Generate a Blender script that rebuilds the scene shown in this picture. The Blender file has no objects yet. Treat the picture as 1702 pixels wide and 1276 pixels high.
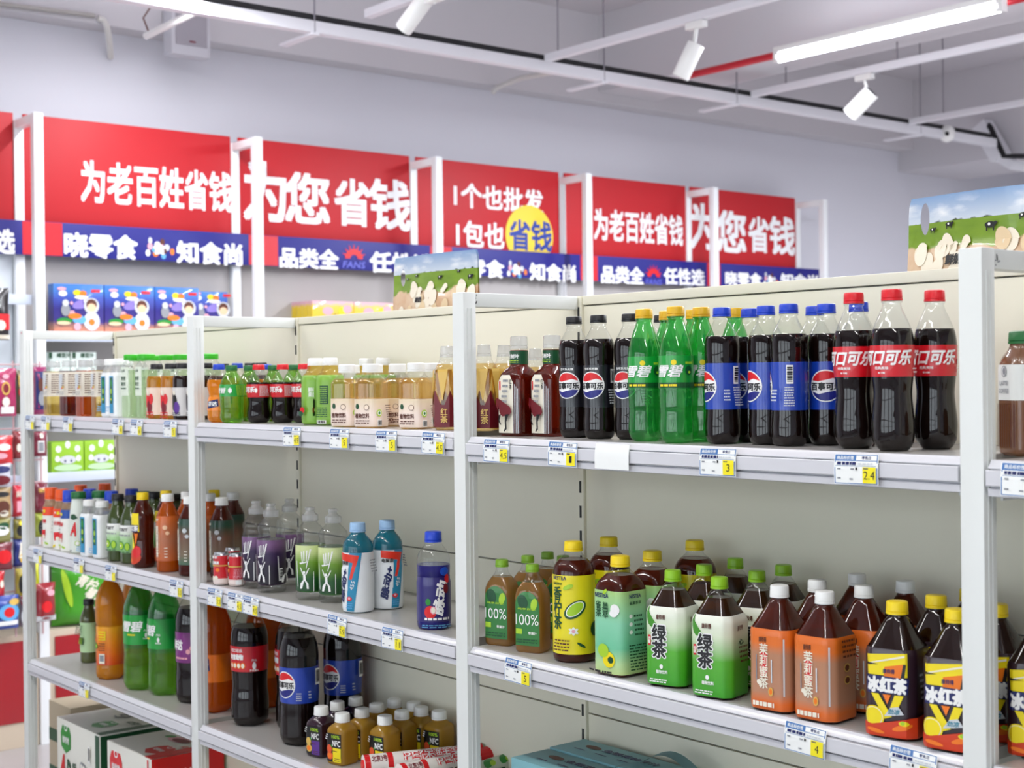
import bpy, bmesh, math, random
from mathutils import Vector, Matrix
R = math.radians
random.seed(7)
sc = bpy.context.scene
COL = sc.collection

# ------------------------------------------------------------------ camera, light, exposure
CAM = Vector((1.0476, -1.6453, 1.4839))
FW = Vector((-0.773116, 0.634249, -0.004495))
RT = Vector((0.634255, 0.773045, -0.011070))
UP = Vector((0.003546, 0.011409, 0.999929))
FPX = 2386.9
cd = bpy.data.cameras.new('camera'); cam = bpy.data.objects.new('camera', cd); COL.objects.link(cam)
cam.matrix_world = Matrix(((RT.x, UP.x, -FW.x, CAM.x), (RT.y, UP.y, -FW.y, CAM.y), (RT.z, UP.z, -FW.z, CAM.z), (0, 0, 0, 1)))
cd.sensor_width = 36.0; cd.lens = 36.0 * FPX / 1702.0
cd.clip_start = 0.05; cd.clip_end = 60
cd.dof.use_dof = True; cd.dof.focus_distance = 2.55; cd.dof.aperture_fstop = 7.0
sc.camera = cam
w = bpy.data.worlds.new('world'); sc.world = w; w.use_nodes = True
w.node_tree.nodes['Background'].inputs[0].default_value = (0.86, 0.93, 1.0, 1)
w.node_tree.nodes['Background'].inputs[1].default_value = 5.2
sc.view_settings.view_transform = 'Standard'; sc.view_settings.look = 'None'
sc.view_settings.gamma = 1.0; sc.view_settings.use_curve_mapping = False
sc.view_settings.exposure = -0.2
sc.cycles.transparent_max_bounces = 24
sc.cycles.max_bounces = 8; sc.cycles.diffuse_bounces = 4; sc.cycles.glossy_bounces = 3
sc.cycles.caustics_reflective = False; sc.cycles.caustics_refractive = False
sc.cycles.sample_clamp_indirect = 4.0

def tube_and_fill_light(x, y, z, power, ln=1.15, warm=(1.0, 0.98, 0.95)):
    l = bpy.data.lights.new('tube_and_fill_glow', 'AREA'); l.shape = 'RECTANGLE'; l.size = ln; l.size_y = 0.06
    l.energy = power; l.color = warm
    o = bpy.data.objects.new('tube_and_fill_glow', l); COL.objects.link(o); o.location = (x, y, z)
    u = bpy.data.objects.new('tube_and_fill_glow', l.copy()); u.data.energy = power * (.02 if y > 3 and x < -2 else .5); COL.objects.link(u); u.location = (x, y, z + .13); u.rotation_euler = (math.pi, 0, 0)   # a bare tube also lights the ceiling
    return o
# the shop's rows of batten lamps: one row over the aisle in front, one over the next aisle, then two added fill rows
for x in (-3.6, -1.9, -0.2, 1.5):
    tube_and_fill_light(x, -1.25, 2.94, 19)
for x in (-2.86, -1.2, 0.4):
    tube_and_fill_light(x, 3.72, 2.955, 95, warm=(0.9, 0.94, 1.0))
for x in (-1.6, .2):  # unseen fill lamps, added to brighten the ceiling and far wall
    tube_and_fill_light(x, 6.3, 3.0, 75, warm=(0.93, 0.95, 1.0))
for x in (-3.9, -2.2, -.5):  # unseen fill lamps without fixtures, added to lift the sign wall
    tube_and_fill_light(x, 1.0, 3.0, 33, warm=(0.94, 0.96, 1.0))

# ------------------------------------------------------------------ pixel of the 1702x1276 frame -> a point on a plane of the room
def ray(x, y): return FW + RT * ((x - 851) / FPX) - UP * ((y - 638) / FPX)
def onz(x, y, z): d = ray(x, y); return CAM + d * ((z - CAM.z) / d.z)
def onY(x, y, Y): d = ray(x, y); return CAM + d * ((Y - CAM.y) / d.y)
def onX(x, y, X): d = ray(x, y); return CAM + d * ((X - CAM.x) / d.x)

# ------------------------------------------------------------------ materials
def hx(s):
    s = s.lstrip('#'); c = [int(s[i:i + 2], 16) / 255 for i in (0, 2, 4)]
    return tuple(v / 12.92 if v <= .04045 else ((v + .055) / 1.055) ** 2.4 for v in c) + (1,)
MATS = {}
def M(name, col, rough=.45, metal=0., spec=.5, coat=0., emit=0., bump=None, var=0.):
    if name in MATS: return MATS[name]
    m = bpy.data.materials.new(name); m.use_nodes = True; nt = m.node_tree; b = nt.nodes['Principled BSDF']
    c = hx(col) if isinstance(col, str) else col
    b.inputs['Base Color'].default_value = c; b.inputs['Roughness'].default_value = rough
    b.inputs['Metallic'].default_value = metal; b.inputs['Specular IOR Level'].default_value = spec
    b.inputs['Coat Weight'].default_value = coat; b.inputs['Coat Roughness'].default_value = .05
    if emit: b.inputs['Emission Color'].default_value = c; b.inputs['Emission Strength'].default_value = emit
    if bump or var:
        tc = nt.nodes.new('ShaderNodeTexCoord'); n = nt.nodes.new('ShaderNodeTexNoise')
        n.inputs['Scale'].default_value = bump[0] if bump else 6.; n.inputs['Detail'].default_value = 5
        nt.links.new(tc.outputs['Object'], n.inputs['Vector'])
        if bump:
            bp = nt.nodes.new('ShaderNodeBump'); bp.inputs['Strength'].default_value = bump[1]; bp.inputs['Distance'].default_value = .01
            nt.links.new(n.outputs['Fac'], bp.inputs['Height']); nt.links.new(bp.outputs['Normal'], b.inputs['Normal'])
        if var:
            mx = nt.nodes.new('ShaderNodeMix'); mx.data_type = 'RGBA'
            mx.inputs[6].default_value = tuple(v * (1 - var) for v in c[:3]) + (1,); mx.inputs[7].default_value = tuple(min(1, v * (1 + var)) for v in c[:3]) + (1,)
            nt.links.new(n.outputs['Fac'], mx.inputs[0]); nt.links.new(mx.outputs[2], b.inputs['Base Color'])
    MATS[name] = m; return m
def clear_mat(name, tint=(1, 1, 1), gloss=1.0, body=0.0, col=(1, 1, 1, 1)):
    """thin clear or tinted plastic: see-through with a Fresnel gloss; body = how much dull colour it holds"""
    if name in MATS: return MATS[name]
    m = bpy.data.materials.new(name); m.use_nodes = True; nt = m.node_tree; nt.nodes.remove(nt.nodes['Principled BSDF'])
    out = nt.nodes['Material Output']
    tr = nt.nodes.new('ShaderNodeBsdfTransparent'); tr.inputs[0].default_value = tuple(tint) + (1,)
    src = tr.outputs[0]
    if body:
        df = nt.nodes.new('ShaderNodeBsdfDiffuse'); df.inputs[0].default_value = col
        tl = nt.nodes.new('ShaderNodeBsdfTranslucent'); tl.inputs[0].default_value = col
        m0 = nt.nodes.new('ShaderNodeMixShader'); m0.inputs[0].default_value = .5
        nt.links.new(df.outputs[0], m0.inputs[1]); nt.links.new(tl.outputs[0], m0.inputs[2])
        m1 = nt.nodes.new('ShaderNodeMixShader'); m1.inputs[0].default_value = body
        nt.links.new(src, m1.inputs[1]); nt.links.new(m0.outputs[0], m1.inputs[2]); src = m1.outputs[0]
    gl = nt.nodes.new('ShaderNodeBsdfGlossy'); gl.inputs['Roughness'].default_value = .06
    lw = nt.nodes.new('ShaderNodeLayerWeight'); lw.inputs[0].default_value = .5
    pw = nt.nodes.new('ShaderNodeMath'); pw.operation = 'POWER'; pw.inputs[1].default_value = 4.
    nt.links.new(lw.outputs['Facing'], pw.inputs[0])
    mu = nt.nodes.new('ShaderNodeMath'); mu.operation = 'MULTIPLY_ADD'; mu.inputs[1].default_value = .75 * gloss; mu.inputs[2].default_value = .045 * gloss; mu.use_clamp = True
    nt.links.new(pw.outputs[0], mu.inputs[0])
    mm = nt.nodes.new('ShaderNodeMixShader'); nt.links.new(mu.outputs[0], mm.inputs[0])
    nt.links.new(src, mm.inputs[1]); nt.links.new(gl.outputs[0], mm.inputs[2]); nt.links.new(mm.outputs[0], out.inputs[0])
    MATS[name] = m; return m
def ramp_mat(name, stops, axis='Z', rough=.4, wob=0., coat=.3):
    """printed colour bands along the object's own height, stops = [(metres, colour)]"""
    if name in MATS: return MATS[name]
    m = bpy.data.materials.new(name); m.use_nodes = True; nt = m.node_tree; b = nt.nodes['Principled BSDF']
    b.inputs['Roughness'].default_value = rough; b.inputs['Coat Weight'].default_value = coat
    tc = nt.nodes.new('ShaderNodeTexCoord'); sx = nt.nodes.new('ShaderNodeSeparateXYZ'); nt.links.new(tc.outputs['Object'], sx.inputs[0])
    lo, hi = stops[0][0], stops[-1][0]
    mr = nt.nodes.new('ShaderNodeMapRange'); mr.inputs['From Min'].default_value = lo; mr.inputs['From Max'].default_value = hi
    v = sx.outputs[axis]
    if wob:
        n = nt.nodes.new('ShaderNodeTexNoise'); n.inputs['Scale'].default_value = 30; n.inputs['Detail'].default_value = 4
        nt.links.new(tc.outputs['Object'], n.inputs['Vector'])
        ma = nt.nodes.new('ShaderNodeMath'); ma.operation = 'MULTIPLY_ADD'; ma.inputs[1].default_value = wob
        nt.links.new(n.outputs['Fac'], ma.inputs[0]); nt.links.new(v, ma.inputs[2]); v = ma.outputs[0]
    nt.links.new(v, mr.inputs['Value'])
    cr = nt.nodes.new('ShaderNodeValToRGB'); e = cr.color_ramp.elements
    while len(e) < len(stops): e.new(.5)
    for k, (z, c) in enumerate(stops):
        e[k].position = (z - lo) / (hi - lo); e[k].color = hx(c)
    nt.links.new(mr.outputs[0], cr.inputs[0]); nt.links.new(cr.outputs[0], b.inputs['Base Color'])
    MATS[name] = m; return m

WHITE = M('white_print', '#f4f4f2', .4); BLACK = M('black_print', '#141416', .4)
RED = M('red_print', '#d8131c', .4); NAVY = M('navy_print', '#16205e', .4); YEL = M('yellow_print', '#f2dc10', .4)
GREY = M('grey_print', '#8d9096', .5); LGREY = M('pale_grey_print', '#cfd3d6', .5); GRN = M('green_print', '#1f8a2b', .4)
DGRN = M('dark_green_print', '#0d4a28', .4); CREAM = M('cream_print', '#efe9d6', .45); ORG = M('orange_print', '#f07a16', .4)
LIME = M('lime_print', '#a9d22f', .4); PINK = M('pink_print', '#e9a7b4', .5); PURP = M('purple_print', '#5b2f8f', .45)
BLUE = M('blue_print', '#1c52c8', .4); SKY = M('sky_print', '#5fa9dc', .45); BROWN = M('brown_print', '#5a2a18', .5)
MAROON = M('maroon_print', '#7a1224', .45); GOLD = M('gold_print', '#d9b355', .35, spec=.6); TEAL = M('teal_print', '#1f7f95', .4)
PEACH = M('peach_print', '#f4c8a0', .5); WINE = M('wine_print', '#6e1420', .4)
STEEL = M('white_painted_steel', '#dfe2df', .38); PANEL = M('cream_painted_panel', '#e8e4d0', .5, bump=(25, .02))
DARKSLOT = M('slot_dark', '#1c1c1c', .7); RAIL = M('price_rail_plastic', '#d3d3d8', .22, coat=.4); UNDER = M('shelf_grey', '#b3b1ad', .25)
CLEAR = clear_mat('clear_plastic', (.96, .97, .97)); CAPCLEAR = clear_mat('frosted_clear_cap', (.9, .91, .91), 1.3, .35, (.8, .8, .8, 1))

# ------------------------------------------------------------------ mesh helpers
def link(name, me, parent=None, loc=None, rot=0.):
    o = bpy.data.objects.new(name, me); COL.objects.link(o)
    if parent: o.parent = parent
    if loc is not None: o.location = loc
    if rot: o.rotation_euler = (0, 0, rot)
    return o
def tag(o, label, cat, group=None, kind=None):
    o['label'] = label; o['category'] = cat
    if group: o['group'] = group
    if kind: o['kind'] = kind
    return o
def struct(o): o['kind'] = 'structure'; return o
def thing(name, label, cat, loc=(0, 0, 0), rot=0., group=None):
    o = link(name, None, None, loc, rot); o.empty_display_size = .05
    return tag(o, label, cat, group)
def mesh_of(bm, name, mats, smooth=False, ang=40):
    me = bpy.data.meshes.new(name); bm.normal_update(); bm.to_mesh(me); bm.free()
    for m in (mats if isinstance(mats, (list, tuple)) else [mats]): me.materials.append(m)
    if smooth:
        me.polygons.foreach_set('use_smooth', [True] * len(me.polygons)); me.set_sharp_from_angle(angle=R(ang))
    return me
def add_box(bm, lo, hi, mi=0, bev=0.):
    r = bmesh.ops.create_cube(bm, size=1.)
    lo, hi = Vector(lo), Vector(hi); c = (lo + hi) / 2; s = hi - lo
    for v in r['verts']: v.co = Vector((v.co.x * s.x, v.co.y * s.y, v.co.z * s.z)) + c
    fs = {f for v in r['verts'] for f in v.link_faces}
    for f in fs: f.material_index = mi
    if bev:
        es = list({e for v in r['verts'] for e in v.link_edges})
        g = bmesh.ops.bevel(bm, geom=es, offset=bev, segments=2, affect='EDGES', profile=.6)
        for f in g['faces']: f.material_index = mi
def box(name, mat, lo, hi, parent=None, bev=0.002):
    bm = bmesh.new(); add_box(bm, lo, hi, 0, bev); return link(name, mesh_of(bm, name, mat, True, 50), parent)
def add_tube(bm, pts, r, seg=8, mi=0, cap=True):
    pts = [Vector(p) for p in pts]; rings = []
    for i, p in enumerate(pts):
        t = (pts[min(i + 1, len(pts) - 1)] - pts[max(i - 1, 0)]).normalized()
        a = t.orthogonal().normalized() if i == 0 else (rings[-1][1] - t * rings[-1][1].dot(t)).normalized()
        b = t.cross(a)
        rr = r[i] if isinstance(r, (list, tuple)) else r
        rings.append(([bm.verts.new(p + a * rr * math.cos(2 * math.pi * k / seg) + b * rr * math.sin(2 * math.pi * k / seg)) for k in range(seg)], a))
    for (A, _), (B, _) in zip(rings, rings[1:]):
        for k in range(seg):
            f = bm.faces.new((A[k], A[(k + 1) % seg], B[(k + 1) % seg], B[k])); f.material_index = mi
    if cap:
        bm.faces.new(rings[0][0][::-1]).material_index = mi; bm.faces.new(rings[-1][0]).material_index = mi
def tube(name, mat, pts, r, parent=None, seg=8):
    bm = bmesh.new(); add_tube(bm, pts, r, seg); return link(name, mesh_of(bm, name, mat, True, 50), parent)
def extrude_profile(bm, prof, x0, x1, mi=0):
    """closed (y,z) outline swept along X"""
    A = [bm.verts.new((x0, y, z)) for y, z in prof]; B = [bm.verts.new((x1, y, z)) for y, z in prof]; n = len(prof)
    for k in range(n):
        f = bm.faces.new((A[k], B[k], B[(k + 1) % n], A[(k + 1) % n])); f.material_index = mi
    bm.faces.new(A[::-1]).material_index = mi; bm.faces.new(B).material_index = mi

# ------------------------------------------------------------------ print: flat shapes and lettering laid on a surface
TXT = {}
def text_mesh(s, bold):
    k = (s, bold)
    if k not in TXT:
        c = bpy.data.curves.new('lettering', 'FONT'); c.body = s; c.resolution_u = 2; c.align_x = 'CENTER'
        c.space_line = .95
        o = bpy.data.objects.new('lettering', c); COL.objects.link(o)
        me = bpy.data.meshes.new_from_object(o.evaluated_get(bpy.context.evaluated_depsgraph_get()))
        bpy.data.objects.remove(o); bpy.data.curves.remove(c)
        vs = [(v.co.x, v.co.y) for v in me.vertices]; fs = [tuple(p.vertices) for p in me.polygons]
        lay = [0] * len(vs)
        if bold > .005:                       # heavier strokes: the same glyphs laid again a little to each side
            d = bold * .8; n0 = len(vs); v0, f0 = vs, fs; sh_ = [(d, d), (-d, d), (d, -d), (-d, -d)] if bold < .035 else [(d, d), (-d, d), (d, -d), (-d, -d), (0, d * 1.3), (0, -d * 1.3), (d * 1.3, 0), (-d * 1.3, 0)]
            lay = [k for k in range(len(sh_)) for _ in v0]; vs = [(a + p, b + q) for p, q in sh_ for a, b in v0]; fs = [tuple(i + n0 * k for i in f) for k in range(len(sh_)) for f in f0]
        xs = [a for a, b in vs]; ys = [b for a, b in vs]
        TXT[k] = (vs, fs, lay, min(xs), max(xs), min(ys), max(ys)); bpy.data.meshes.remove(me)
    return TXT[k]
def T(s, mat, u, z, h, w=None, sh=0., bold=.02, rot=0.): return ('t', s, mat, u, z, h, w, sh, bold, rot)
def V(s, mat, u, z, h, w=None, bold=.02, sh=0.): return ('t', '\n'.join(s), mat, u, z, h, w, sh, bold, 0.)
def B(mat, u0, u1, z0, z1): return ('p', mat, [(u0, z0), (u1, z0), (u1, z1), (u0, z1)])
def E(mat, u, z, ru, rz=None, rot=0., n=28):
    rz = rz or ru; c, s = math.cos(rot), math.sin(rot)
    return ('p', mat, [(u + ru * math.cos(a) * c - rz * math.sin(a) * s, z + ru * math.cos(a) * s + rz * math.sin(a) * c) for a in (2 * math.pi * k / n for k in range(n))])
def P(mat, *pts): return ('p', mat, list(pts))
def lines(mat, u0, u1, z0, z1, n, seed=1, fill=.45):
    """rows of short dashes standing for print too small to read"""
    rnd = random.Random(seed); out = []
    for k in range(n):
        z = z1 - (k + .5) * (z1 - z0) / n; hh = (z1 - z0) / n * fill / 2; u = u0
        while u < u1 - .0008:
            l = min(u1 - u, (u1 - u0) * rnd.uniform(.08, .3)); out.append(B(mat, u, u + l * .8, z - hh, z + hh)); u += l
    return out
def barcode(u0, u1, z0, z1, horiz=False):
    out = [B(WHITE, u0, u1, z0, z1)]; n = 9
    for k in range(n):
        if horiz:
            a = z0 + (z1 - z0) * (.1 + .8 * k / n); out.append(B(BLACK, u0 + (u1 - u0) * .12, u1 - (u1 - u0) * .12, a, a + (z1 - z0) * (.035 + .03 * (k % 3))))
        else:
            a = u0 + (u1 - u0) * (.1 + .8 * k / n); out.append(B(BLACK, a, a + (u1 - u0) * (.03 + .025 * (k % 3)), z0 + (z1 - z0) * .15, z1 - (z1 - z0) * .1))
    return out
def print_mesh(name, elems, mapper, du=None, step=.00018, base=.0003):
    out = bmesh.new(); mats = []; n_el = 0
    for el in elems:
        mat = el[2] if el[0] == 't' else el[1]
        if mat not in mats: mats.append(mat)
        mi = mats.index(mat); bm = bmesh.new()
        if el[0] == 't':
            _, s, _, u, z, h, wd, sh, bold, rot = el
            vs, fs, lay, x0, x1, y0, y1 = text_mesh(s, bold)
            ky = h / (y1 - y0); kx = wd / (x1 - x0) if wd else ky; cx, cy = (x0 + x1) / 2, (y0 + y1) / 2; c, sn = math.cos(rot), math.sin(rot)
            bv = []
            for (a, b), ly in zip(vs, lay):
                yy = (b - cy) * ky; xx = (a - cx) * kx + sh * yy
                bv.append(bm.verts.new((u + xx * c - yy * sn, z + xx * sn + yy * c, ly * step * .2)))
            for f in fs:
                try: bm.faces.new([bv[i] for i in f])
                except ValueError: pass
        else:
            bm.faces.new([bm.verts.new((a, b, 0)) for a, b in el[2]])
        if du:
            us = [v.co.x for v in bm.verts]; a, b = min(us), max(us); k = math.ceil(a / du)
            while k * du < b:
                if k * du > a + 1e-5:
                    bmesh.ops.bisect_plane(bm, geom=bm.verts[:] + bm.edges[:] + bm.faces[:], plane_co=(k * du, 0, 0), plane_no=(1, 0, 0), dist=1e-6)
                k += 1
            zs = [v.co.y for v in bm.verts]; a, b = min(zs), max(zs); dz = du * 1.5; k = math.ceil(a / dz)
            while k * dz < b:
                if k * dz > a + 1e-5:
                    bmesh.ops.bisect_plane(bm, geom=bm.verts[:] + bm.edges[:] + bm.faces[:], plane_co=(0, k * dz, 0), plane_no=(0, 1, 0), dist=1e-6)
                k += 1
        eps = base + step * n_el; n_el += 1
        mp = {}
        for v in bm.verts: mp[v.index if v.index >= 0 else id(v)] = None
        bm.verts.index_update(); nv = [out.verts.new(mapper(v.co.x, v.co.y, eps + v.co.z)) for v in bm.verts]
        for f in bm.faces:
            vs = [nv[v.index] for v in f.verts]
            if f.normal.z < 0 or (f.normal.length == 0 and f.calc_area() == 0): vs = vs[::-1]
            g = out.faces.new(vs); g.material_index = mi
        bm.free()
    return mesh_of(out, name, mats)

# ------------------------------------------------------------------ bottles: one body swept from a profile with a round or squared section
def interp(prof, lin=False):
    """monotone cubic (or straight) line through (z, r, squareness)"""
    z = [p[0] for p in prof]; out = []
    for j in (1, 2):
        y = [p[j] if len(p) > j else 0. for p in prof]; n = len(z)
        d = [(y[i + 1] - y[i]) / (z[i + 1] - z[i]) for i in range(n - 1)]
        m = [d[0]] + [0 if d[i - 1] * d[i] <= 0 else 2 * d[i - 1] * d[i] / (d[i - 1] + d[i]) for i in range(1, n - 1)] + [d[-1]]
        out.append((y, m))
    def f(q):
        q = min(max(q, z[0]), z[-1]); i = 0
        while i < len(z) - 2 and q > z[i + 1]: i += 1
        h = z[i + 1] - z[i]; t = (q - z[i]) / h; res = []
        for y, m in out:
            if lin: res.append(y[i] + (y[i + 1] - y[i]) * t); continue
            res.append((2 * t**3 - 3 * t**2 + 1) * y[i] + (t**3 - 2 * t**2 + t) * h * m[i] + (-2 * t**3 + 3 * t**2) * y[i + 1] + (t**3 - t**2) * h * m[i + 1])
        return res
    return f
def sect(kind, n=6., q=1.):
    if kind == 'round': return lambda a: 1.
    if kind == 'oct':                         # square with cut corners
        return lambda a: min(1. / max(abs(math.cos(a)), abs(math.sin(a))), 1.2 / max(abs(math.cos(a - math.pi / 4)), abs(math.sin(a - math.pi / 4))))
    if kind == 'hex': return lambda a: math.cos(math.pi / 6) / math.cos((a % (math.pi / 3)) - math.pi / 6) * 1.06
    return lambda a: 1. / (abs(math.sin(a))**n + (abs(math.cos(a)) / q)**n)**(1. / n)
class Bottle:
    def __init__(s, key, name, cat, prof, zones, kind='round', n=6., q=1., lobes=0, lz=.02, seg=40, cap=None, label=None, prints=(), grooves=None, lin=False):
        s.key, s.name, s.cat = key, name, cat
        s.f = interp(prof, lin); s.k = sect(kind, n, q); s.lobes, s.lz, s.seg = lobes, lz, seg; s.grooves = grooves
        s.h = cap['z1'] if cap else prof[-1][0]
        s.rmax = max(p[1] for p in prof); s.rc = s.rmax * (1.0 if kind == 'round' else 1.17 if n > 6 else 1.13)
        # body
        bm = bmesh.new(); z1 = prof[-1][0]
        zs = sorted({round(p[0], 5) for p in prof} | {round(z1 * i / 34., 5) for i in range(35)} | {round(z, 5) for z, _ in zones if z < z1})
        rings = [[bm.verts.new(s.pt(2 * math.pi * k / seg, z, 0)) for k in range(seg)] for z in zs]
        for i in range(len(zs) - 1):
            zm = (zs[i] + zs[i + 1]) / 2; mi = next((j for j, (zt, _) in enumerate(zones) if zm <= zt), len(zones) - 1)
            for k in range(seg):
                bm.faces.new((rings[i][k], rings[i][(k + 1) % seg], rings[i + 1][(k + 1) % seg], rings[i + 1][k])).material_index = mi
        bm.faces.new(rings[0][::-1]).material_index = 0
        if not cap: bm.faces.new(rings[-1]).material_index = len(zones) - 1
        for i in range(1, len(zones)):            # the drink's surface inside a clear shoulder
            zt = zones[i - 1][0]
            if zones[i][1] in (CLEAR,):
                lv = [bm.verts.new(s.pt(2 * math.pi * k / seg, zt - .0004, -.0006)) for k in range(seg)]
                bm.faces.new(lv).material_index = i - 1
        s.body = mesh_of(bm, name + '_body', [m for _, m in zones], True, 50)
        # arc table for laying print round the section
        s.cap = s.capmesh(cap) if cap else None
        s.lab = None; s.lb = label
        if label:
            bm = bmesh.new(); a, b, lm = label[:3]; nz = max(2, int((b - a) / .006)); zz = [a + (b - a) * i / nz for i in range(nz + 1)]
            rg = [[bm.verts.new(s.pt(2 * math.pi * k / seg, z, .0005)) for k in range(seg)] for z in zz]
            for i in range(nz):
                for k in range(seg): bm.faces.new((rg[i][k], rg[i][(k + 1) % seg], rg[i + 1][(k + 1) % seg], rg[i + 1][k]))
            s.lab = mesh_of(bm, 'label', lm, True, 50)
        s.pr = None
        if prints: s.pr = print_mesh('label_print', prints, s.mapper(prints, label), du=.005, base=.0012)
    def pt(s, a, z, e):
        r, wq = s.f(z); k = 1 + (s.k(a) - 1) * wq; r = r * k
        if s.lobes and z < s.lz: r *= 1 - .16 * (1 - z / s.lz)**1.5 * (.5 + .5 * math.cos(s.lobes * a))
        if s.grooves:
            za, zb, amp, cnt = s.grooves
            if za < z < zb: r *= 1 - amp * math.sin(math.pi * (z - za) / (zb - za)) * (.5 + .5 * math.cos(cnt * a))
        r += e
        return (r * math.sin(a), -r * math.cos(a), z)
    def mapper(s, prints, label):
        zr = (label[0] + label[1]) / 2 if label else s.rmax * 2
        N = 720; tab = [0.]
        for i in range(N):
            p, q = s.pt(math.pi * i / N, zr, 0), s.pt(math.pi * (i + 1) / N, zr, 0); tab.append(tab[-1] + math.dist(p, q))
        def m(u, z, eps):
            L = min(abs(u), tab[-1]); lo, hi = 0, N
            while hi - lo > 1:
                md = (lo + hi) // 2
                if tab[md] <= L: lo = md
                else: hi = md
            a = math.pi * (lo + (L - tab[lo]) / max(1e-9, tab[hi] - tab[lo])) / N
            return s.pt(math.copysign(a, u), z, eps)
        return m
    def capmesh(s, c):
        z0, z1, r, m = c['z0'], c['z1'], c['r'], c['m']; bm = bmesh.new(); seg = 36
        if c.get('sport'):
            pr = [(z0, r), (z0 + .004, r * 1.02), (z0 + .014, r * .98), (z0 + .017, r * .72), (z0 + .022, r * .55), (z1 - .008, r * .5), (z1 - .007, r * .62), (z1 - .001, r * .58), (z1, r * .4)]
        else:
            b = min(.002, (z1 - z0) * .15)
            pr = [(z0, r * 1.03), (z0 + (z1 - z0) * .2, r * 1.03), (z0 + (z1 - z0) * .22, r * .96), (z0 + (z1 - z0) * .26, r), (z1 - b, r * c.get('taper', .97)), (z1 - b * .3, r * .93), (z1, r * .85)]
        rg = []
        for z, q in pr: rg.append([bm.verts.new(((q * (1 + (.018 if k % 2 and z0 + (z1 - z0) * .25 < z < z1 - .001 else 0))) * math.sin(2 * math.pi * k / seg), -(q * (1 + (.018 if k % 2 and z0 + (z1 - z0) * .25 < z < z1 - .001 else 0))) * math.cos(2 * math.pi * k / seg), z)) for k in range(seg)])
        for i in range(len(rg) - 1):
            for k in range(seg): bm.faces.new((rg[i][k], rg[i][(k + 1) % seg], rg[i + 1][(k + 1) % seg], rg[i + 1][k]))
        bm.faces.new(rg[0][::-1]); bm.faces.new(rg[-1])
        return mesh_of(bm, 'cap', m, True, 35)
    def place(s, loc, rot, label, group):
        o = link(s.name, s.body, None, loc, rot); o.scale.z = getattr(s, 'ks', 1.); tag(o, label, s.cat, group)
        if s.cap: link('cap', s.cap, o)
        lo = link('label', s.lab, o) if s.lab else None
        if s.pr: link('label_print', s.pr, lo or o)
        return o
BT = {}
def bottle(key, *a, **k): BT[key] = Bottle(key, *a, **k)

# ------------------------------------------------------------------ drinks
COLA = M('cola', (.006, .0025, .002, 1), .045, spec=.55)
GSODA = clear_mat('green_bottle', (.42, .90, .46), 1.5, .34, hx('#18b045'))
GSODA2 = clear_mat('green_bottle_pale_drink', (.55, .82, .30), 1.2, .30, hx('#7cc22a'))
ORSODA = clear_mat('orange_soda', (.98, .7, .2), 1.1, .7, hx('#f8a418'))
ORDEEP = clear_mat('orange_soda_deep', (.8, .35, .05), 1.0, .8, hx('#d9660a'))
REDTEA = clear_mat('red_tea', (.50, .12, .04), 1.1, .42, hx('#6d1c0a'))
AMBER = clear_mat('amber_tea', (.95, .84, .56), 1.4, .16, hx('#d0a650'))
GOLDT = clear_mat('gold_tea', (.95, .82, .42), 1.1, .25, hx('#d9b748'))
BTEA = clear_mat('brown_tea', (.42, .22, .10), 1.1, .50, hx('#4a2a12'))
DTEA = clear_mat('dark_tea', (.22, .08, .04), 1.1, .70, hx('#2c120a'))
RTEA = clear_mat('russet_tea', (.5, .16, .06), 1.1, .55, hx('#6a2410'))
APPLE = clear_mat('apple_juice', (.86, .66, .4), 1.2, .6, hx('#b98a4a'))
PURPD = clear_mat('purple_drink', (.28, .10, .34), 1.1, .7, hx('#3a1450'))
GREEND = clear_mat('green_drink', (.25, .6, .2), 1.1, .6, hx('#2f8a28'))
BLUED = clear_mat('blue_drink', (.25, .65, .75), 1.1, .55, hx('#2f95ad'))
INDIGO = clear_mat('indigo_drink', (.3, .28, .7), 1.1, .6, hx('#3a36a0'))
YJUICE = clear_mat('yellow_juice', (.95, .75, .35), .9, .8, hx('#d2a53c'))
PJUICE = M('purple_juice', '#2c1220', .2, coat=.4)
OJUICE = clear_mat('orange_juice', (.9, .55, .1), .9, .88, hx('#eb9c20'))
KIWI = M('kiwi_juice', '#39481a', .15, coat=.5); KIWI2 = M('kiwi_juice_deep', '#4d5526', .15, coat=.5)
MILK = M('milk_bottle', '#eeeee6', .35); COFFEE = M('coffee_drink', '#7a5238', .2, coat=.4); COCO = M('coconut_bottle', '#f2f4f4', .3, coat=.2)
PALEG = clear_mat('pale_green_water', (.86, .93, .80), 1.1, .30, hx('#cfe3c0'))
FRUITO = clear_mat('fruit_tea_orange', (.93, .66, .2), 1.1, .55, hx('#d99a2a'))
C_BLUE = M('cap_blue', '#1d44c4', .35); C_RED = M('cap_red', '#d81724', .35); C_BLACK = M('cap_black', '#17171a', .4); C_GOLD = M('cap_gold', '#e2b21f', .35)
C_LIME = M('cap_lime', '#8cc21c', .38); C_OLIVE = M('cap_green', '#7fae2b', .4); C_YEL = M('cap_yellow', '#f0d211', .38); C_WHITE = M('cap_white', '#f0f1ee', .4)
C_SKY = M('cap_pale_blue', '#9cc0e4', .4); C_DGRN = M('cap_dark_green', '#1c6b33', .4); C_ORG = M('cap_orange', '#ef5a1a', .4); C_GRN = M('cap_bright_green', '#35b51e', .4)
def cap(z0, z1, r, m, **k): return dict(z0=z0, z1=z1, r=r, m=m, **k)

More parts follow.
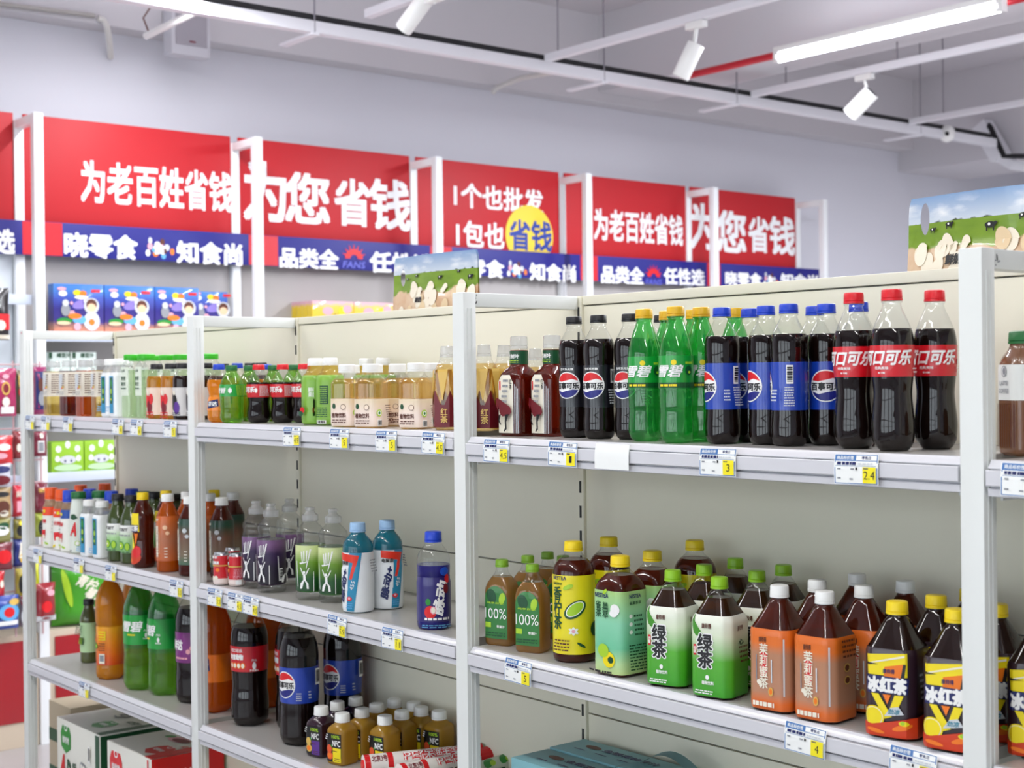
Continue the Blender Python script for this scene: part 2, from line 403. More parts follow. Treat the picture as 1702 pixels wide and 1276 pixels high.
# cola with the round badge
def badge(u, z, r, y2, top=True):
    def arc(a0, a1, n, rr): return [(u + rr * math.cos(R(a0 + (a1 - a0) * k / n)), z + rr * math.sin(R(a0 + (a1 - a0) * k / n))) for k in range(n + 1)]
    q = r * .92
    red = arc(22, 158, 20, q) + [(u - q * .5, z + q * .30), (u, z + q * .40), (u + q * .45, z + q * .52)]
    blu = arc(202, 338, 20, q) + [(u + q * .5, z - q * .34), (u, z - q * .44), (u - q * .45, z - q * .56)]
    return [E(WHITE, u, z, r), ('p', RED, red), ('p', M('badge_blue', '#1a1f7a', .4), blu), T('百事可乐', BLACK, u, z - r * .03, r * .5, r * 1.82, bold=.035)]
PBLUE = M('cola_blue_label', '#123ca8', .35, coat=.5); PBLACK = M('cola_black_label', '#101018', .3, coat=.5); CRED = M('cola_red_label', '#cf1020', .35, coat=.5)
def pepsi_prof(h, r):
    k = h / .222; q = r / .0285
    return [(0, .021 * q), (.004 * k, .0255 * q), (.014 * k, .0282 * q), (.03 * k, .0285 * q), (.05 * k, .0272 * q), (.058 * k, .027 * q), (.094 * k, .0273 * q), (.132 * k, .0272 * q),
            (.142 * k, .028 * q), (.160 * k, .0285 * q), (.172 * k, .0272 * q), (.185 * k, .0212 * q), (.196 * k, .0152 * q), (.203 * k, .0128 * q), (.2045 * k, .0128 * q), (.2055 * k, .0146 * q), (.207 * k, .0146 * q), (.208 * k, .0128 * q)]
PEP = badge(0, .094, .0255, 0) + barcode(.052, .062, .098, .127, True) + lines(LGREY, .050, .062, .062, .094, 8, 3) + lines(LGREY, .036, .043, .07, .09, 4, 5)
bottle('pepsi', 'cola_bottle', 'bottle', pepsi_prof(.222, .0288), [(.176, COLA), (1, CLEAR)], cap=cap(.2085, .2235, .0145, C_BLUE), label=(.0565, .132, PBLUE), prints=PEP, lobes=5, lz=.016)
bottle('pepsi0', 'cola_bottle', 'bottle', pepsi_prof(.222, .0285), [(.179, COLA), (1, CLEAR)], cap=cap(.2085, .2225, .0145, C_BLACK), label=(.0565, .132, PBLACK),
       prints=badge(0, .096, .0245, 0) + [T('生可乐无糖', WHITE, 0, .1255, .0045, .026)] + barcode(.036, .046, .1, .125) + lines(LGREY, .03, .045, .062, .09, 6, 4), lobes=5, lz=.016)
# green lemonade
SPL = M('lemonade_green_label', '#0d9a35', .35, coat=.5); SPD = M('lemonade_dark_band', '#0a4f22', .35)
def sprite_prof(k=1., q=1.): return [(0, .020 * q), (.005 * k, .0262 * q), (.02 * k, .0285 * q), (.04 * k, .0278 * q), (.052 * k, .0268 * q), (.06 * k, .028 * q), (.09 * k, .0283 * q), (.150 * k, .0283 * q), (.163 * k, .0262 * q), (.19 * k, .0185 * q), (.204 * k, .0135 * q), (.208 * k, .0128 * q), (.209 * k, .0128 * q), (.21 * k, .0145 * q), (.2115 * k, .0145 * q), (.2125 * k, .0128 * q)]
SPP = [B(SPD, -.085, .085, .092, .101), E(YEL, .006, .1345, .0045), T('雪碧', WHITE, -.002, .1205, .0205, .044, .3, .03)] + lines(YEL, -.02, .012, .094, .099, 1, 2, .7) + [E(SPD, .03, .121, .006, .008), E(LIME, .031, .118, .0022)] + lines(LIME, .024, .036, .131, .136, 1, 3, .8)
bottle('sprite', 'lemonade_bottle', 'bottle', sprite_prof(), [(1, GSODA)], cap=cap(.212, .2285, .0146, C_GOLD), label=(.091, .146, SPL), prints=SPP, lobes=5, lz=.018, grooves=(.02, .088, .05, 10))
# contour cola
def coke_prof(k=1., q=1.): return [(0, .020 * q), (.004 * k, .0245 * q), (.016 * k, .0292 * q), (.036 * k, .0305 * q), (.06 * k, .0285 * q), (.083 * k, .0268 * q), (.104 * k, .0287 * q), (.13 * k, .0305 * q), (.153 * k, .0306 * q), (.168 * k, .029 * q), (.185 * k, .0232 * q), (.2 * k, .0165 * q), (.208 * k, .0134 * q), (.212 * k, .0128 * q), (.213 * k, .0128 * q), (.214 * k, .0147 * q), (.2155 * k, .0147 * q), (.2165 * k, .0128 * q)]
CKP = [T('可口可乐', WHITE, -.002, .1345, .0225, .077, .25, .035), T('经典美味', WHITE, -.008, .1195, .0045, .021), T('零卡糖', WHITE, -.008, .1125, .0028, .011)] + [E(WHITE, .046, .128, .0035, .005)] + lines(WHITE, .04, .052, .111, .121, 2, 4) + lines(WHITE, .041, .051, .136, .146, 2, 4)
bottle('coke', 'cola_bottle', 'bottle', coke_prof(), [(.176, COLA), (1, CLEAR)], cap=cap(.2165, .233, .0146, C_RED), label=(.107, .152, CRED), prints=CKP, lobes=5, lz=.018)
# small bottles
MC = [T('可口可乐', WHITE, -.006, .082, .015, .05, .25, .035)] + [E(WHITE, .022, .08, .0035, .006)] + lines(LGREY, .03, .05, .066, .092, 8, 3)
bottle('minicoke', 'cola_bottle', 'bottle', coke_prof(.61, .97), [(.1, COLA), (1, CLEAR)], cap=cap(.131, .144, .0143, C_RED), label=(.063, .095, CRED), prints=MC, lobes=5, lz=.012)
MS = [T('雪碧', WHITE, -.022, .081, .014, .03, .25, .03), E(WHITE, .004, .081, .0045, .0065)] + lines(LIME, .018, .04, .068, .094, 8, 5)
bottle('minisprite', 'lemonade_bottle', 'bottle', sprite_prof(.62, 1.02), [(1, GSODA2)], cap=cap(.1305, .1445, .0143, C_DGRN), label=(.066, .096, SPL), prints=MS, lobes=5, lz=.012)
FP = [P(NAVY, (-.016, .034), (.016, .040), (.014, .058), (-.018, .052)), T('芬达', WHITE, -.001, .046, .012, .026, .1, .035), E(WHITE, .024, .06, .002, .003)]
bottle('fanta', 'orange_soda_bottle', 'bottle', [(0, .02), (.004, .026), (.014, .0285), (.03, .0285), (.052, .0272), (.066, .0245), (.078, .0262), (.092, .0288), (.104, .0272), (.116, .02), (.124, .0142), (.128, .0128), (.129, .0143), (.1302, .0143), (.131, .0128)],
       [(.106, ORSODA), (1, CLEAR)], cap=cap(.131, .1445, .0143, C_BLUE), label=(.03, .064, M('orange_soda_label', '#f28a12', .35, coat=.5)), prints=FP, lobes=5, lz=.012)
# red tea in square bottle, horse on the label
RT_ = [P(CREAM, (-.026, .006), (.012, .006), (.012, .104), (.004, .118), (-.018, .118), (-.026, .104)), V('红茶', BLACK, .0065, .1, .02, .0062, .02), B(RED, -.0225, -.0185, .089, .106)] + lines(GREY, -.012, .002, .062, .112, 5, 8) + \
      [P(WINE, (-.022, .066), (-.02, .074), (-.012, .070), (.0, .062), (.009, .056), (.011, .046), (.006, .040), (-.008, .038), (-.014, .044), (-.017, .056)), P(WINE, (-.024, .06), (-.021, .075), (-.017, .068), (-.019, .05)),
       P(BLACK, (-.015, .042), (-.011, .042), (-.014, .03), (-.010, .022), (-.013, .022), (-.0175, .03)), P(BLACK, (-.002, .042), (.006, .043), (.001, .028), (.0015, .014), (-.003, .009), (-.005, .01), (-.002, .016), (-.0025, .028))] + \
      [B(LGREY, .0145 + .003 * k, .0155 + .003 * k, .006, .104 - .004 * k) for k in range(4)]
bottle('redtea', 'tea_bottle', 'bottle', [(0, .027, 1), (.003, .0295, 1), (.006, .030, 1), (.108, .030, 1), (.118, .0285, .9), (.128, .023, .5), (.135, .0172, .1), (.138, .0168, 0), (.165, .0168, 0), (.17, .0155, 0)], [(.166, REDTEA), (1, CLEAR)], 'sq', 7, 1,
       cap=cap(.169, .193, .0165, CAPCLEAR), prints=RT_, seg=56)
BT['redtea'].lb = None
NECK = [B(DGRN, -.053, .053, .1385, .1645), T('东方树叶', WHITE, -.004, .154, .009, .034, 0, .03)] + lines(LIME, -.02, .012, .141, .147, 2, 3)
# gold-flame tea
GF = [B(WINE, -.11, .11, .006, .052)] + [P(WINE, (-.03 + .031 * k - .012, .052), (-.03 + .031 * k + .012, .052), (-.03 + .031 * k, .082)) for k in range(-2, 4)] + \
     [P(GOLD, (-.0455 + .031 * k - .011, .125), (-.0455 + .031 * k + .011, .125), (-.0455 + .031 * k, .06)) for k in range(-1, 4)] + [B(CREAM, -.03, -.012, .012, .026)] + lines(BROWN, -.028, -.014, .014, .024, 3, 2) + [V('红茶', GOLD, .02, .03, .03, .012)]
bottle('flame', 'tea_bottle', 'bottle', [(0, .024, 1), (.004, .028, 1), (.02, .029, 1), (.118, .027, 1), (.13, .023, .6), (.14, .0165, .1), (.146, .0142, 0), (.152, .0142, 0)], [(.136, AMBER), (1, CLEAR)], 'hex', cap=cap(.15, .173, .0135, CAPCLEAR, taper=.88), prints=GF, seg=48)
# apple juice flask
AJ = [('p', M('juice_green_label', '#2c7a34', .4, coat=.3), [(-.024, .014), (.024, .014), (.024, .09)] + [(.024 * math.cos(R(a)), .09 + .028 * math.sin(R(a))) for a in range(12, 180, 12)] + [(-.024, .09)]),
      E(DGRN, -.008, .098, .010, .014, .3), E(LIME, .014, .094, .006, .012, -.2), T('100%', WHITE, 0, .064, .021, .045, 0, .0), B(LIME, -.022, -.009, .036, .046), T('苹果汁', WHITE, .011, .0385, .006, .016, 0, .03), T('纯享自然', LIME, 0, .085, .004, .034)] + lines(DGRN, -.02, .02, .018, .028, 2, 3)
bottle('apple', 'juice_bottle', 'bottle', [(0, .026, 1), (.004, .0285, 1), (.01, .029, 1), (.105, .029, 1), (.118, .027, .9), (.132, .020, .5), (.144, .0125, .1), (.152, .0112, 0), (.155, .0112, 0)], [(.135, APPLE), (1, CLEAR)], 'sq', 5, .82, cap=cap(.154, .1685, .0125, C_OLIVE), prints=AJ, seg=48)
# tall yellow-label lemon tea
NT = [T('NESTEA', NAVY, -.026, .158, .007, .03, 0, .02), T('雀巢茶饮', DGRN, -.030, .1475, .005, .022), V('香柠茶', DGRN, -.030, .102, .080, .020, .022), E(LIME, -.008, .142, .010, .004, .4), E(DGRN, .004, .1, .0225, .0135, .7), E(WHITE, .004, .101, .019, .0105, .7), E(LIME, .004, .101, .017, .009, .7),
      E(DGRN, .045, .062, .012, .014), E(WHITE, .001, .06, .009, .003, .5), E(WHITE, .001, .06, .009, .003, -.5), E(WHITE, .001, .06, .003, .008), E(PINK, .001, .06, .003), E(DGRN, .014, .034, .009, .0025, -.6)] + lines(BROWN, -.035, -.005, .022, .045, 4, 6)
bottle('lemontea', 'tea_bottle', 'bottle', [(0, .032), (.003, .0365), (.01, .038), (.16, .038), (.172, .0365), (.183, .0315), (.192, .0235), (.199, .0165), (.203, .0152), (.206, .0152)], [(.190, RTEA), (1, CLEAR)], cap=cap(.205, .2235, .0165, C_YEL), label=(.016, .163, M('tea_yellow_label', '#eadb12', .35, coat=.5)), prints=NT)
# mint grape tea, square
MINT = ramp_mat('tea_mint_label', [(0, '#c9d98a'), (.03, '#b7d99a'), (.055, '#6fc49a'), (.10, '#8ad2ad'), (.16, '#a9cf7a')], wob=.01)
NG = [T('NESTEA', NAVY, -.010, .143, .008, .032, 0, .03), E(LIME, -.002, .15, .006, .003, .8), V('雀茶', DGRN, -.017, .118, .029, .014, .015), V('巢萃', DGRN, -.001, .117, .029, .014, .015), E(YEL, .006, .03, .013, .014), E(LIME, -.006, .045, .012), E(DGRN, .01, .03, .006), E(WHITE, .02, .12, .009, .010), E(WHITE, .017, .113, .008, .006)] + \
     [T('NESTEA', NAVY, .060, .143, .007, .026, 0, .03), T('雀巢茶萃', DGRN, .060, .131, .006, .026)] + [E(WHITE, .05, .108 - .014 * k, .0035) for k in range(3)] + lines(DGRN, .056, .074, .072, .112, 5, 2) + lines(DGRN, .044, .076, .014, .06, 9, 8) + lines(BLACK, -.018, .02, .010, .014, 1, 2, .8)
bottle('minttea', 'tea_bottle', 'bottle', [(0, .031, 1), (.004, .0345, 1), (.01, .035, 1), (.15, .035, 1), (.165, .0315, .8), (.18, .0215, .3), (.188, .0160, 0), (.193, .0152, 0)], [(.178, RTEA), (1, CLEAR)], 'sq', 5.5, cap=cap(.192, .211, .0165, C_YEL), label=(.005, .152, MINT), prints=NG, seg=56)
# one-litre square tea bottles
def ksf_prof(): return [(0, .031, 1), (.004, .0352, 1), (.009, .0362, 1), (.126, .0362, 1), (.131, .0352, 1), (.172, .0150, .5), (.175, .0132, .1), (.177, .0125, 0), (.180, .0125, 0)]
GTL = ramp_mat('green_tea_label', [(0, '#2f9a10'), (.065, '#55ae2c'), (.108, '#dde8cc'), (.14, '#ecefe2')], wob=.004)
KG = [P(M('leaf_print', '#3f8f1c', .4), (-.034, .138), (-.026, .132), (-.018, .118), (-.004, .1), (.012, .094), (-.006, .095), (-.022, .104), (-.033, .118)), V('绿茶', WHITE, -.006, .079, .062, .030, .075), V('绿茶', BLACK, -.006, .079, .058, .026, .035), T('康师傅', BROWN, -.003, .121, .009, .016, 0, .03), B(RED, -.0255, -.0205, .071, .089), V('低糖', WHITE, -.023, .08, .012, .0036),
      E(WHITE, -.002, .036, .003, .004), T('植物饮料', WHITE, -.001, .027, .0065, .02, 0, .03)] + lines(WHITE, -.022, .008, .008, .015, 2, 6, .6) + [T('康师傅', BROWN, .058, .118, .009, .014), T('心', DGRN, .06, .095, .010, .014, 0, .04), B(BLACK, .046, .058, .002, .0055)] + lines(BROWN, .054, .078, .06, .09, 4, 3)
bottle('greentea', 'tea_bottle', 'bottle', ksf_prof(), [(.165, BTEA), (1, CLEAR)], 'oct', 9, lin=True, cap=cap(.179, .198, .0138, C_LIME), label=(.004, .138, GTL), prints=KG, seg=64)
JAL = ramp_mat('jasmine_label', [(0, '#d8641c'), (.018, '#dc6a1e'), (.034, '#b98466'), (.095, '#b5805f'), (.112, '#e0701e'), (.14, '#dd6a18')], wob=.004)
JA = [T('康师傅', BROWN, -.006, .115, .009, .013), P(RED, (-.0095, .096), (.002, .094), (.001, .055), (-.0085, .058)), V('茉莉蜜茶', CREAM, -.004, .073, .072, .015, .02), E(CREAM, -.012, .047, .004), E(CREAM, -.009, .042, .003)] + [B(LGREY, .0085, .0105, .048, .085), B(GREY, -.0165, -.015, .05, .09)] + [E(GOLD, .008, .034, .004, .007), E(ORG, .008, .034, .0025, .005)] + lines(CREAM, -.022, .014, .009, .017, 1, 3, .9) + \
     [E(GOLD, .062, .085, .0065), E(BROWN, .062, .085, .005), E(GOLD, .062, .066, .0065), E(BROWN, .062, .066, .005)] + lines(BROWN, .05, .078, .1, .13, 4, 3) + [B(LGREY, .028, .03, .03, .12)]
bottle('jasminetea', 'tea_bottle', 'bottle', ksf_prof(), [(1, RTEA)], 'oct', 9, lin=True, cap=cap(.179, .198, .0142, C_WHITE), label=(.004, .132, JAL), prints=JA, seg=64)
ICL = M('iced_tea_label', '#2a1620', .35, coat=.5)
IC = [P(YEL, (-.03, .093), (.028, .093), (.028, .128), (-.032, .122)), P(ORG, (-.005, .09), (.02, .09), (.022, .112), (-.004, .106)), P(CREAM, (-.024, .109), (.024, .122), (.024, .125), (-.024, .111)), P(BLACK, (-.03, .107), (-.012, .109), (-.03, .111)), P(BLACK, (.018, .09), (.023, .09), (.026, .112), (.022, .112)), T('康师傅', NAVY, .002, .1, .007, .016), P(NAVY, (-.032, .066), (.028, .068), (.03, .091), (-.032, .093)),
      T('冰红茶', WHITE, -.001, .0795, .0245, .056, .0, .06), P(YEL, (-.022, .066), (-.012, .066), (.006, .034), (-.004, .03)), P(YEL, (.01, .066), (.022, .066), (.01, .036), (.0, .036)), P(ORG, (-.006, .066), (.005, .066), (.0, .052)), E(YEL, -.019, .032, .015, .016), E(CREAM, -.019, .032, .013, .014), E(YEL, -.019, .032, .012, .013), P(LGREY, (-.004, .034), (.022, .039), (.015, .05), (.004, .047)), T('劲凉', TEAL, .009, .042, .008, .015, .2, .03),
      P(M('fire_print', '#cf3a12', .4), (-.034, .004), (.08, .004), (.08, .038), (.03, .034), (.0, .026), (-.02, .021), (-.034, .024)), E(ORG, .02, .02, .014, .004, .3), E(YEL, .022, .026, .007, .0035), E(ORG, -.015, .012, .012, .003, -.2), E(LIME, .02, .027, .003)] + lines(LGREY, .045, .055, .06, .1, 5, 3)
bottle('icedtea', 'tea_bottle', 'bottle', ksf_prof(), [(1, DTEA)], 'oct', 9, lin=True, cap=cap(.179, .198, .0150, C_YEL), label=(.004, .132, ICL), prints=IC, seg=64)
# green sleeve juice, herbal teas
GSL = M('green_sleeve', '#7fb13c', .4, coat=.3)
bottle('aloe', 'juice_bottle', 'bottle', [(0, .027), (.004, .0305), (.012, .0315), (.1, .0315), (.112, .029), (.121, .0215), (.128, .0185), (.136, .0175), (.138, .0165)], [(.114, GSL), (1, GOLDT)], cap=cap(.136, .153, .0170, C_WHITE), label=(.004, .1, GSL),
       prints=[B(DGRN, .0055, .026, .048, .09)] + lines(GSL, .007, .025, .05, .088, 8, 3) + [E(RED, -.026, .034, .006, .007), E(DGRN, -.03, .026, .007, .006), E(BLACK, -.032, .048, .004, .012), V('鲜果', WHITE, -.008, .075, .022, .007)] + lines(DGRN, .006, .026, .018, .042, 5, 5) + barcode(.008, .024, .004, .012), seg=44)
HL = ramp_mat('herbal_label', [(0, '#efdccb'), (.03, '#f0dcd0'), (.06, '#e6d3b4')], wob=.006)
HP = [T('植物饮料', BROWN, -.004, .026, .011, .034, 0, .03), E(DGRN, -.015, .046, .004, .006), E(BROWN, .007, .044, .006), E(HL, .007, .044, .005), E(LIME, .036, .032, .0075), E(WHITE, .036, .032, .005), E(GRN, .036, .032, .003)] + lines(BROWN, -.018, .014, .008, .018, 2, 6) + barcode(.03, .041, .004, .018) + lines(BROWN, .05, .066, .008, .05, 9, 3)
bottle('herbal', 'tea_bottle', 'bottle', [(0, .0265, 1), (.004, .029, 1), (.008, .0298, 1), (.094, .0298, 1), (.102, .027, .7), (.112, .0195, .2), (.118, .0172, 0), (.12, .017, 0)], [(.106, AMBER), (1, CLEAR)], 'sq', 4.5, cap=cap(.119, .137, .0182, C_WHITE, taper=.99), label=(.003, .062, HL), prints=HP, seg=48)
# sports drink with the scribbled figure
def fig(c, u, z):
    return [P(c, (u - .009, z + .052), (u - .006, z + .052), (u - .004, z + .028), (u - .006, z + .026)), P(c, (u - .003, z + .054), (u, z + .054), (u, z + .03), (u - .002, z + .03)), P(c, (u + .004, z + .054), (u + .007, z + .056), (u + .005, z + .03), (u + .003, z + .028)), P(c, (u - .013, z + .026), (u + .009, z + .030), (u + .008, z + .028), (u - .010, z + .023)),
            P(c, (u + .012, z + .058), (u + .0155, z + .058), (u + .004, z + .012), (u + .003, z + .014)), E(c, u - .001, z + .004, .0028, .0034), P(c, (u - .003, z), (u + .002, z), (u + .003, z - .016), (u - .003, z - .016)), P(c, (u - .004, z - .002), (u - .002, z), (u - .009, z + .016), (u - .0105, z + .015)), P(c, (u + .002, z), (u + .004, z - .002), (u + .011, z + .014), (u + .0095, z + .015)),
            P(c, (u - .003, z - .014), (u, z - .014), (u - .006, z - .034), (u - .011, z - .034), (u - .0095, z - .022)), P(c, (u, z - .014), (u + .003, z - .014), (u + .0085, z - .022), (u + .0095, z - .034), (u + .005, z - .034), (u + .004, z - .022)), P(c, (u + .019, z + .006), (u + .0205, z + .006), (u + .0205, z - .04), (u + .019, z - .04)), P(c, (u - .02, z + .03), (u - .0185, z + .03), (u - .016, z - .03), (u - .0172, z - .03))]
def scream(key, mt, lab):
    bottle(key, 'sports_drink_bottle', 'bottle', [(0, .030), (.004, .0335), (.012, .034), (.018, .031), (.022, .0335), (.08, .034), (.128, .0338), (.14, .031), (.146, .0308), (.152, .0328), (.158, .0325), (.168, .027), (.176, .019), (.18, .0158), (.184, .0155)], [(.019, CLEAR), (.128, mt), (1, CLEAR)], cap=cap(.183, .2155, .0185, CAPCLEAR, sport=1), label=(.022, .128, lab), prints=fig(WHITE, -.002, .062) + barcode(.04, .048, .03, .06, True) + fig(WHITE, .055, .06)[9:], seg=44)
scream('scream_purple', PURPD, ramp_mat('purple_fade_label', [(.022, '#0c0414'), (.07, '#180826'), (.105, '#2e1044'), (.128, '#75507c')], wob=.02))
scream('scream_green', GREEND, ramp_mat('green_fade_label', [(.022, '#0b3a16'), (.06, '#14521c'), (.1, '#6f9a2a'), (.128, '#cfdc9a')], wob=.02))
# vitamin drinks
def vit_prof(): return [(0, .030), (.003, .0328), (.012, .034), (.095, .034), (.104, .0325), (.13, .0333), (.147, .0325), (.16, .0272), (.17, .0195), (.175, .0162), (.178, .016)]
VW = M('vitamin_white_label', '#e6eaec', .4, coat=.2)
VP = [P(BLUED_L := M('vitamin_blue_print', '#1f86ad', .35), (-.012, .004), (.006, .004), (.024, .134), (-.004, .134)), P(M('vitamin_red_print', '#e2351f', .35), (-.034, .118), (.004, .112), (-.004, .075), (.002, .075), (.018, .128), (-.034, .134)), P(VW, (-.034, .10), (-.006, .106), (-.008, .05), (-.034, .05)), T('电解质', BLACK, -.019, .111, .009, .026, 0, .03), T('脉动+', M('vitamin_navy', '#13205a', .35), -.021, .062, .0175, .075, .2, .05, R(79)), T('455', WHITE, .003, .062, .008, .02, .1, 0, R(75)), E(RED, -.004, .032, .006, .005), E(PINK, -.004, .033, .003)] + lines(SKY, -.01, .004, .01, .024, 3, 3) + lines(GREY, .04, .056, .09, .12, 5, 3)
bottle('vitamin', 'vitamin_drink_bottle', 'bottle', vit_prof(), [(1, BLUED)], cap=cap(.178, .199, .0170, C_SKY), label=(.002, .134, VW), prints=VP, seg=44)
VQ = [T('脉动', WHITE, .006, .066, .024, .072, .1, .045, R(80)), E(RED, -.014, .037, .012, .013), E(PINK, -.008, .041, .006, .008), E(CREAM, -.008, .041, .004, .006), E(GRN, -.018, .058, .005, .007), E(BLUE, .016, .12, .01, .009), E(RED, .022, .105, .006, .009), E(MAROON, .018, .085, .006, .010)] + lines(WHITE, -.025, .025, .02, .026, 1, 3, .8) + lines(SKY, -.03, .03, .004, .012, 2, 4)
bottle('vitamin_dark', 'vitamin_drink_bottle', 'bottle', vit_prof(), [(.132, INDIGO), (1, CLEAR)], cap=cap(.178, .200, .0170, C_BLUE), label=(.016, .108, M('vitamin_indigo_label', '#241c6a', .35, coat=.4)), prints=VQ, seg=44)
# small can
CANT = M('can_aluminium', '#c9cacc', .25, metal=.9)
CN = [B(M('can_cream_base', '#ead9d2', .4), -.07, .07, .002, .018), T('每日坚果', WHITE, -.002, .058, .0085, .028, 0, .05), B(GOLD, -.07, .07, .049, .052), E(ORG, .008, .04, .005), E(CREAM, -.005, .018, .006), E(CREAM, .004, .02, .005), T('鲜', WHITE, .0, .072, .008, .018)] + lines(PINK, .026, .05, .022, .046, 7, 3) + [B(WHITE, .03, .04, .006, .018)]
bottle('can', 'drink_can', 'can', [(0, .0155), (.003, .0175), (.006, .0195), (.074, .0195), (.079, .0182), (.081, .0172), (.0822, .0175), (.0835, .0172)], [(.0055, CANT), (.0755, M('can_red', '#cf1a26', .3, coat=.5)), (1, CANT)], prints=CN, label=None)
# square juice bottles
def nfc(key, mt, strip, fruit):
    pr = [P(BLACK, (-.0215, .018), (.0215, .018), (.0215, .076), (-.0215, .076)), B(strip, -.002, .0205, .008, .042), P(BLACK, (-.0215, .008), (-.002, .008), (-.002, .03), (-.0215, .03)), E(fruit, -.012, .038, .008, .010), E(fruit, -.01, .022, .009, .009), E(ORG, -.011, .022, .006), E(GRN, -.004, .046, .003), T('100%', LIME, .007, .069, .008, .022, 0, .03), T('NFC', WHITE, .009, .0535, .014, .021, 0, .03)] + lines(WHITE, -.021, -.013, .06, .074, 3, 3) + lines(BROWN, .006, .019, .012, .02, 2, 3) + lines(BROWN, .0, .014, .034, .039, 1, 3)
    bottle(key, 'juice_bottle', 'bottle', [(0, .0245, 1), (.003, .0268, 1), (.006, .0275, 1), (.078, .0275, 1), (.085, .026, .9), (.093, .0205, .5), (.098, .0155, .1), (.101, .0152, 0)], [(1, mt)], 'sq', 5, cap=cap(.1, .1205, .0165, C_WHITE), prints=pr, seg=48)
nfc('nfc_gold', YJUICE, YEL, M('blood_orange_print', '#e0562a', .4)); nfc('nfc_purple', PJUICE, PURP, GOLD)
BT['nfc_gold'].rc = BT['nfc_purple'].rc = .0278
# two-litre bottles
def big(key, mat_zones, capm, lab, pr, prof, name='cola_bottle', kind='round'):
    bottle(key, name, 'bottle', prof, mat_zones, cap=cap(.270, .288, .0145, capm), label=lab, prints=pr, lobes=5, lz=.02)
def bigprof(r=.0455, waist=.0425): return [(0, .034), (.005, .041), (.02, r), (.055, r), (.085, waist), (.115, waist + .001), (.14, r - .0005), (.185, r), (.205, r - .002), (.225, .037), (.25, .024), (.262, .0142), (.268, .0128), (.271, .0128)]
big('coke2l', [(.218, COLA), (1, CLEAR)], C_RED, (.122, .178, CRED), [T('可口可乐', WHITE, -.022, .169, .008, .036, .1, .03), T('肉食动物', WHITE, -.022, .155, .014, .04, 0, .06)] + [E(ORG, -.036 + .011 * k, .136, .006, .007) for k in range(4)] + [E(CREAM, -.036 + .011 * k, .136, .004, .005) for k in range(4)] + [T('汽水', WHITE, .024, .148, .006, .012), E(WHITE, .024, .136, .0045, .008), T('净含量2L', WHITE, .024, .126, .005, .022)], bigprof(.0465, .0435))
big('pepsi2l', [(.225, COLA), (1, CLEAR)], C_BLUE, (.090, .165, PBLUE), badge(-.006, .129, .028, 0) + lines(LGREY, .024, .036, .096, .114, 4, 4) + lines(LGREY, .05, .056, .1, .118, 3, 6) + barcode(.066, .078, .128, .162), bigprof(.046, .0445))
big('fanta2l', [(1, ORDEEP)], C_ORG, (.072, .136, M('orange_soda_label2', '#ea7410', .35, coat=.5)), [P(NAVY, (-.03, .092), (.022, .1), (.02, .128), (-.032, .12)), T('芬达', WHITE, -.003, .11, .022, .044, .1, .05)], bigprof(.0465, .0455), 'orange_soda_bottle')
big('sprite2l', [(.105, GSODA2), (1, GSODA)], C_DGRN, (.115, .188, SPL), [T('雪碧', WHITE, .0, .16, .027, .062, .25, .03)] + lines(YEL, -.012, .012, .137, .142, 1, 3, .8) + [T('汽水', WHITE, .04, .15, .006, .012), E(WHITE, .04, .138, .0035, .006), T('净含量2L', WHITE, .04, .13, .004, .016)], bigprof(.046, .0445), 'lemonade_bottle')
big('grape2l', [(.225, COLA), (1, CLEAR)], C_BLACK, (.098, .17, M('grape_label', '#7a1f78', .35, coat=.4)), [T('美年达', WHITE, -.02, .14, .026, .05, .1, .05)] + [E(PINK, .02 + .01 * k, .125 + .008 * k, .006) for k in range(3)] + lines(PINK, -.02, .02, .104, .114, 1, 4), bigprof(.046, .0445), 'grape_soda_bottle')
OJP = [E(M('pulp_print', '#f0a040', .4), -.03, .074, .014, .026), E(CREAM, -.03, .074, .012, .024), E(ORG, -.03, .074, .011, .022), B(BLACK, -.05, -.032, .128, .156), E(RED, -.024, .12, .006), E(ORG, -.02, .112, .005), E(GRN, -.014, .096, .0085), E(LIME, -.014, .096, .0055), B(YEL, .0, .022, .114, .14)] + lines(ORG, .002, .02, .116, .138, 3, 4) + [B(CREAM, .004, .02, .048, .076), B(GREY, .006, .018, .054, .072)] + lines(BROWN, .004, .022, .084, .108, 4, 3)
bottle('oj', 'orange_juice_bottle', 'bottle', [(0, .033), (.005, .038), (.016, .0405), (.034, .040), (.04, .039), (.15, .039), (.156, .0385), (.17, .041), (.215, .0412), (.24, .037), (.265, .026), (.28, .0155), (.286, .0145)], [(1, OJUICE)], cap=cap(.285, .304, .0165, C_ORG), label=(.042, .152, ramp_mat('juice_orange_label', [(.042, '#d9480f'), (.07, '#e8650f'), (.11, '#f08a14'), (.152, '#f0a41c')], wob=.006)), prints=OJP, lobes=6, lz=.02)
bottle('kiwi_small', 'juice_bottle', 'bottle', [(0, .024), (.003, .0262), (.01, .0268), (.128, .0268), (.14, .0262), (.158, .0205), (.172, .0155), (.18, .0145), (.183, .0145)], [(1, KIWI2)], cap=cap(.182, .199, .0165, C_BLACK), label=(.034, .128, M('kiwi_pale_label', '#b9dba8', .4)), prints=[B(WHITE, -.023, -.013, .04, .075)] + lines(DGRN, -.022, -.014, .042, .073, 5, 3) + [B(DGRN, .004, .019, .06, .082)] + lines(LIME, .005, .018, .062, .08, 4, 3) + lines(DGRN, -.022, .02, .09, .122, 6, 3), seg=36)
